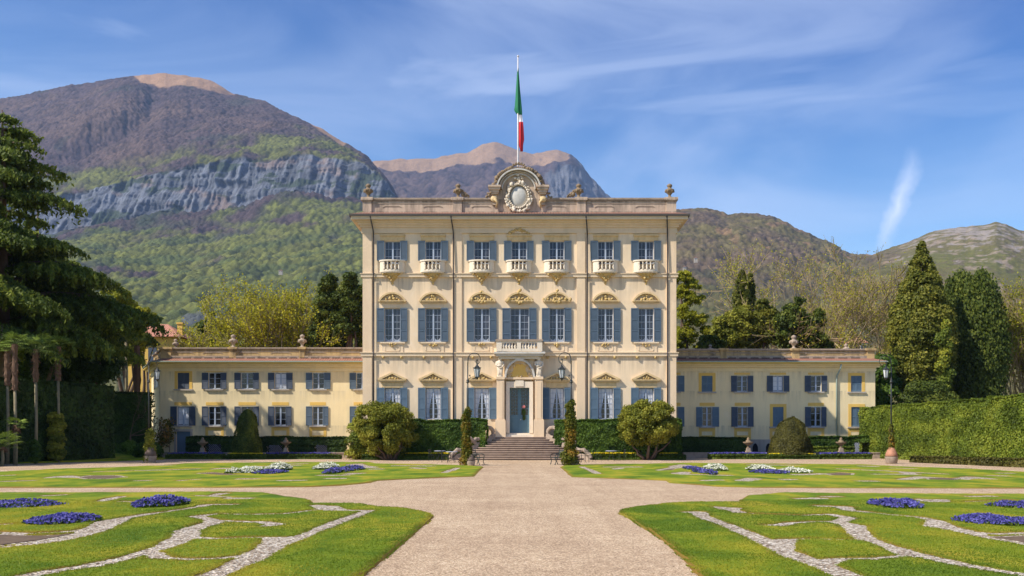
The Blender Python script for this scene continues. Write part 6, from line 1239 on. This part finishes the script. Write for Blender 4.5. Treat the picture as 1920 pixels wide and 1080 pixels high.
def chair(label, px, Y, rz, grp):
    r = thing('garden_chair', label, 'chair', (X_(px, Y), Y, 0), grp); r.rotation_euler = (0, 0, rz)
    def pp(k, loc=(0, 0, 0)): o = bpy.data.objects.new(k, CH[k]); SC.collection.objects.link(o); o.parent = r; o.location = loc
    pp('seat'); pp('backrest')
    for sx in (-.19, .19):
        for sy in (-.19, .19): pp('leg', (sx, sy, 0))
        pp('back_post', (sx, .19, 0))
def table(label, px, Y, grp):
    c = X_(px, Y); r = thing('garden_table', label, 'table', (c, Y, 0), grp); MB().lathe([(0,.70),(.40,.70),(.41,.72),(.40,.735),(0,.74)], (c, Y, 0), 20).obj('tabletop', M['whitetop'], r)
    for k in range(4): a = .6+k*math.pi/2; MB().tube([(c+.34*math.cos(a), Y+.34*math.sin(a), 0), (c+.1*math.cos(a), Y+.1*math.sin(a), .4), (c+.25*math.cos(a), Y+.25*math.sin(a), .7)], .014, 5).obj('leg', M['iron'], r)
table('pale topped garden table behind the yellow border left of the stairs', 825, 71.2, 'pale topped garden tables'); table('pale topped garden table nearest the left lamp post', 847, 66.8, 'pale topped garden tables'); table('pale topped garden table by the ivy right of the stairs', 1146, 71.2, 'pale topped garden tables')
for i, (px, Y, rz, lb) in enumerate([(811, 70.4, 1.2, 'black metal chair furthest left beside the left yellow border'), (838, 70.6, -1.8, 'black metal chair between the two left garden tables'), (834, 66.2, 1.6, 'black metal chair left of the front left table'), (858, 66.4, -1.5, 'black metal chair right of the front left table'), (868, 67.5, -.6, 'black metal chair hidden close to the left lamp climber'), (1090, 67.2, .7, 'black metal chair closest to the right lamp climber'), (1104, 68.6, 2.4, 'black metal chair at the foot of the right scroll wall'), (1122, 70.8, 1.5, 'black metal chair left of the right garden table'), (1166, 71, -1.4, 'black metal chair right of the right garden table')]): chair(lb, px, Y, rz, 'black metal garden chairs')
def stone_urn(label, px, Y):
    c = X_(px, Y); r = thing('garden_urn', label, 'urn', (c, Y, .5)); MB().box(c-.2, c+.2, Y-.2, Y+.2, .5, .62).box(c-.15, c+.15, Y-.15, Y+.15, .62, .85).obj('pedestal', M['stone'], r)
    MB().lathe([(0,.85),(.16,.85),(.1,.92),(.08,1.02),(.18,1.1),(.34,1.2),(.44,1.3),(.42,1.34),(.2,1.34),(.2,1.44),(.1,1.52),(.12,1.6),(.05,1.68),(0,1.7)], (c, Y, 0), 14).obj('bowl', M['darkstone'], r, smooth=True)
for px, lb in ((380, 'lichened stone urn on the left low wall near the wing door'), (536, 'lichened stone urn on the left low wall right of the cone topiary'), (1403, 'lichened stone urn on the right low wall left of the dome topiary'), (1577, 'lichened stone urn on the right low wall beyond the dome topiary')): stone_urn(lb, px, 78.8)
# ================================================================ flower beds
def bed(label, x0, x1, y0, y1, h, fmat, nf, fs, leafm='box', nl=None, ell=True, grp=None, z0=.05):
    cx, cy = (x0+x1)/2, (y0+y1)/2; r = thing('flower_bed', label, 'flowers', (cx, cy, 0), grp)
    def pts(n, hh, zz):
        if ell:
            a = rg.uniform(0, 2*np.pi, n); q = np.sqrt(rg.random(n)); x = q*np.cos(a); y = q*np.sin(a); f = np.sqrt(np.clip(1-q*q*.9, 0, 1))
            f = f*(.35+1.0*vnoise((cx+x*(x1-x0)/2)*3, (cy+y*(y1-y0)/2)*3, 5))
        else: x = rg.uniform(-1, 1, n); y = rg.uniform(-1, 1, n); f = np.clip(.8+.3*vnoise(x*(x1-x0)*2+90, y*3+90, 7), 0, 2)
        return np.stack([cx+x*(x1-x0)/2*(1+.08*rg.normal(0, 1, n)), cy+y*(y1-y0)/2, zz+hh*f*rg.uniform(.82, 1.05, n)], 1)
    C = pts(nf, h, z0); nf = int(nf*.8); C = C[:nf]; nn = rg.normal(0, .5, (nf, 3))+np.array([0, -.45, .9]); link('blossoms', quadmesh('blossoms', leaves(C-np.array((cx, cy, 0)), nn, fs, .3, 1.0), M[fmat], rg.random(nf)), r, (cx, cy, 0))
    nl = nl or int(nf*1.5); C = pts(nl, h*.85, z0-.02); C[:, 2] *= rg.uniform(.35, 1, nl); link('leaves', quadmesh('leaves', leaves(C-np.array((cx, cy, 0)), rg.normal(0, 1, (nl, 3)), fs*1.4, .8, 1.5), M[leafm], rg.random(nl)), r, (cx, cy, 0))
def pbed(label, pa, pb, pyf, pyb, h, fmat, nf, fs, **k):
    """ellipse from photo extents: pyf ground front, pyb ground back"""
    yf = H*F/(pyf-CY); yb = H*F/(pyb-CY); ym = (yf+yb)/2; bed(label, X_(pa, ym), X_(pb, ym), yf, yb, h, fmat, nf, fs, **k)
gp = 'violet pansy beds on the near lawns'
pbed('violet blue pansy bed at the far left photo edge', -60, 108, 958, 946, .13, 'blue', 1700, .05, grp=gp)
pbed('oval violet blue pansy bed closer on the near left lawn', 62, 176, 990, 974, .13, 'blue', 1600, .05, grp=gp)
pbed('mounded violet blue pansy bed right in the near left lawn', 262, 345, 957, 944, .21, 'blue', 1500, .055, grp=gp)
pbed('mounded violet blue pansy bed left in the near right lawn', 1638, 1716, 959, 946, .18, 'blue', 1300, .055, grp=gp)
pbed('oval violet blue pansy bed closer on the near right lawn', 1800, 1935, 992, 975, .14, 'blue', 1700, .05, grp=gp)
pbed('violet blue pansy bed at the far right photo edge', 1860, 1990, 959, 949, .13, 'blue', 1200, .055, grp=gp)
gf = 'flower clumps on the far lawns'
pbed('long cream white flower clump on the far left lawn', 432, 490, 890, 884, .26, 'whitefl', 1300, .07, grp=gf)
pbed('small cream white flower clump behind the blue band far left lawn', 503, 541, 886, 881, .34, 'whitefl', 1000, .07, grp=gf)
pbed('low blue band of flowers beside the cream clumps far left lawn', 478, 537, 891, 886, .13, 'blue', 1100, .07, grp=gf)
pbed('cream white flower mound nearest the path on the far left lawn', 591, 631, 883, 878, .3, 'whitefl', 1100, .07, grp=gf)
pbed('front blue flower mound near the path far left lawn', 612, 650, 891, 884, .22, 'blue', 900, .07, grp=gf)
pbed('rear blue flower mound near the path far left lawn', 640, 677, 887, 880, .2, 'blue', 800, .07, grp=gf)
pbed('rear blue flower band near the path far right lawn', 1284, 1312, 884, 879, .14, 'blue', 600, .07, grp=gf)
pbed('front blue flower mound near the path far right lawn', 1305, 1338, 892, 885, .18, 'blue', 800, .07, grp=gf)
pbed('cream white flower mound nearest the path on the far right lawn', 1321, 1359, 885, 880, .26, 'whitefl', 1100, .07, grp=gf)
pbed('cream white mound in the middle of the far right lawn', 1406, 1446, 886, 881, .26, 'whitefl', 1100, .07, grp=gf)
pbed('blue flower band in the middle of the far right lawn', 1410, 1475, 891, 886, .15, 'blue', 1100, .07, grp=gf)
pbed('long low cream flower clump right in the far right lawn', 1462, 1515, 889, 884, .18, 'whitefl', 1100, .07, grp=gf)
def strip(label, pa, pb, Y, h, fmat, nf, fs, th=.8, z0=.2, grp=None, **k): bed(label, X_(pa, Y), X_(pb, Y), Y-th/2, Y+th/2, h, fmat, nf, fs, ell=False, z0=z0, grp=grp, **k)
def edging(label, pa, pb, Y, h=.32): hedge(label, [(X_(pa, Y), Y, X_(pb, Y), Y, .5, 0, h)], 'box', int(70*(pb-pa)/3+600), .1, 'border', bulge=.06, name='box_edging')
gs = 'violet flower strips under the wings'
strip('violet flower strip under the left wing by its door', 323, 415, 77.4, .3, 'blue', 2600, .09, 1.2, grp=gs); strip('violet flower strip under the left wing beyond the cone topiary', 503, 615, 77.4, .3, 'blue', 3000, .09, 1.2, grp=gs)
strip('violet flower strip under the right wing left of the dome', 1336, 1432, 77.4, .3, 'blue', 2800, .09, 1.2, grp=gs); strip('violet flower strip under the right wing right of the dome', 1542, 1628, 77.4, .3, 'blue', 2500, .09, 1.2, grp=gs)
gy = 'yellow flower strips'
strip('yellow flower strip around the foot of the cone topiary', 432, 492, 76.9, .16, 'yellowfl', 900, .09, .5, .3, grp=gy); strip('yellow flower strip around the foot of the dome topiary', 1445, 1523, 76.9, .14, 'yellowfl', 1100, .09, .5, .3, grp=gy)
strip('long yellow flower strip below the ivy left of the stairs', 696, 836, 73.9, .2, 'yellowfl', 3000, .09, .5, .34, grp=gy); strip('long yellow flower strip below the ivy right of the stairs', 1116, 1262, 73.9, .2, 'yellowfl', 2700, .09, .5, .34, grp=gy)
edging('clipped green edging before the left violet strip by the wing door', 312, 420, 76.4); edging('clipped green edging curving before the cone topiary', 425, 500, 76.2, .26); edging('clipped green edging before the violet strip beyond the cone', 497, 640, 76.4)
edging('clipped green edging before the violet strip left of the dome', 1328, 1462, 76.4); edging('clipped green edging before the dome topiary', 1440, 1535, 76.2, .26); edging('clipped green edging before the violet strip right of the dome', 1534, 1632, 76.4)
edging('dark edging under the yellow strip left of the stairs', 680, 842, 73.7, .36); edging('dark edging under the yellow strip right of the stairs', 1112, 1285, 73.7, .36)
# ================================================================ haze
hm = bpy.data.materials.new('thin air'); hm.use_nodes = True; t = hm.node_tree; t.nodes.clear()
v = t.nodes.new('ShaderNodeVolumePrincipled'); v.inputs['Density'].default_value = 6e-5; v.inputs['Color'].default_value = (.42, .62, 1, 1); v.inputs['Anisotropy'].default_value = .0
mo = t.nodes.new('ShaderNodeOutputMaterial'); t.links.new(v.outputs[0], mo.inputs['Volume'])
o = MB().box(-6500, 6500, -3000, 6700, -1, 1640).obj('haze', hm); o['kind'] = 'stuff'; o['label'] = 'thin blue air haze over the far mountains'
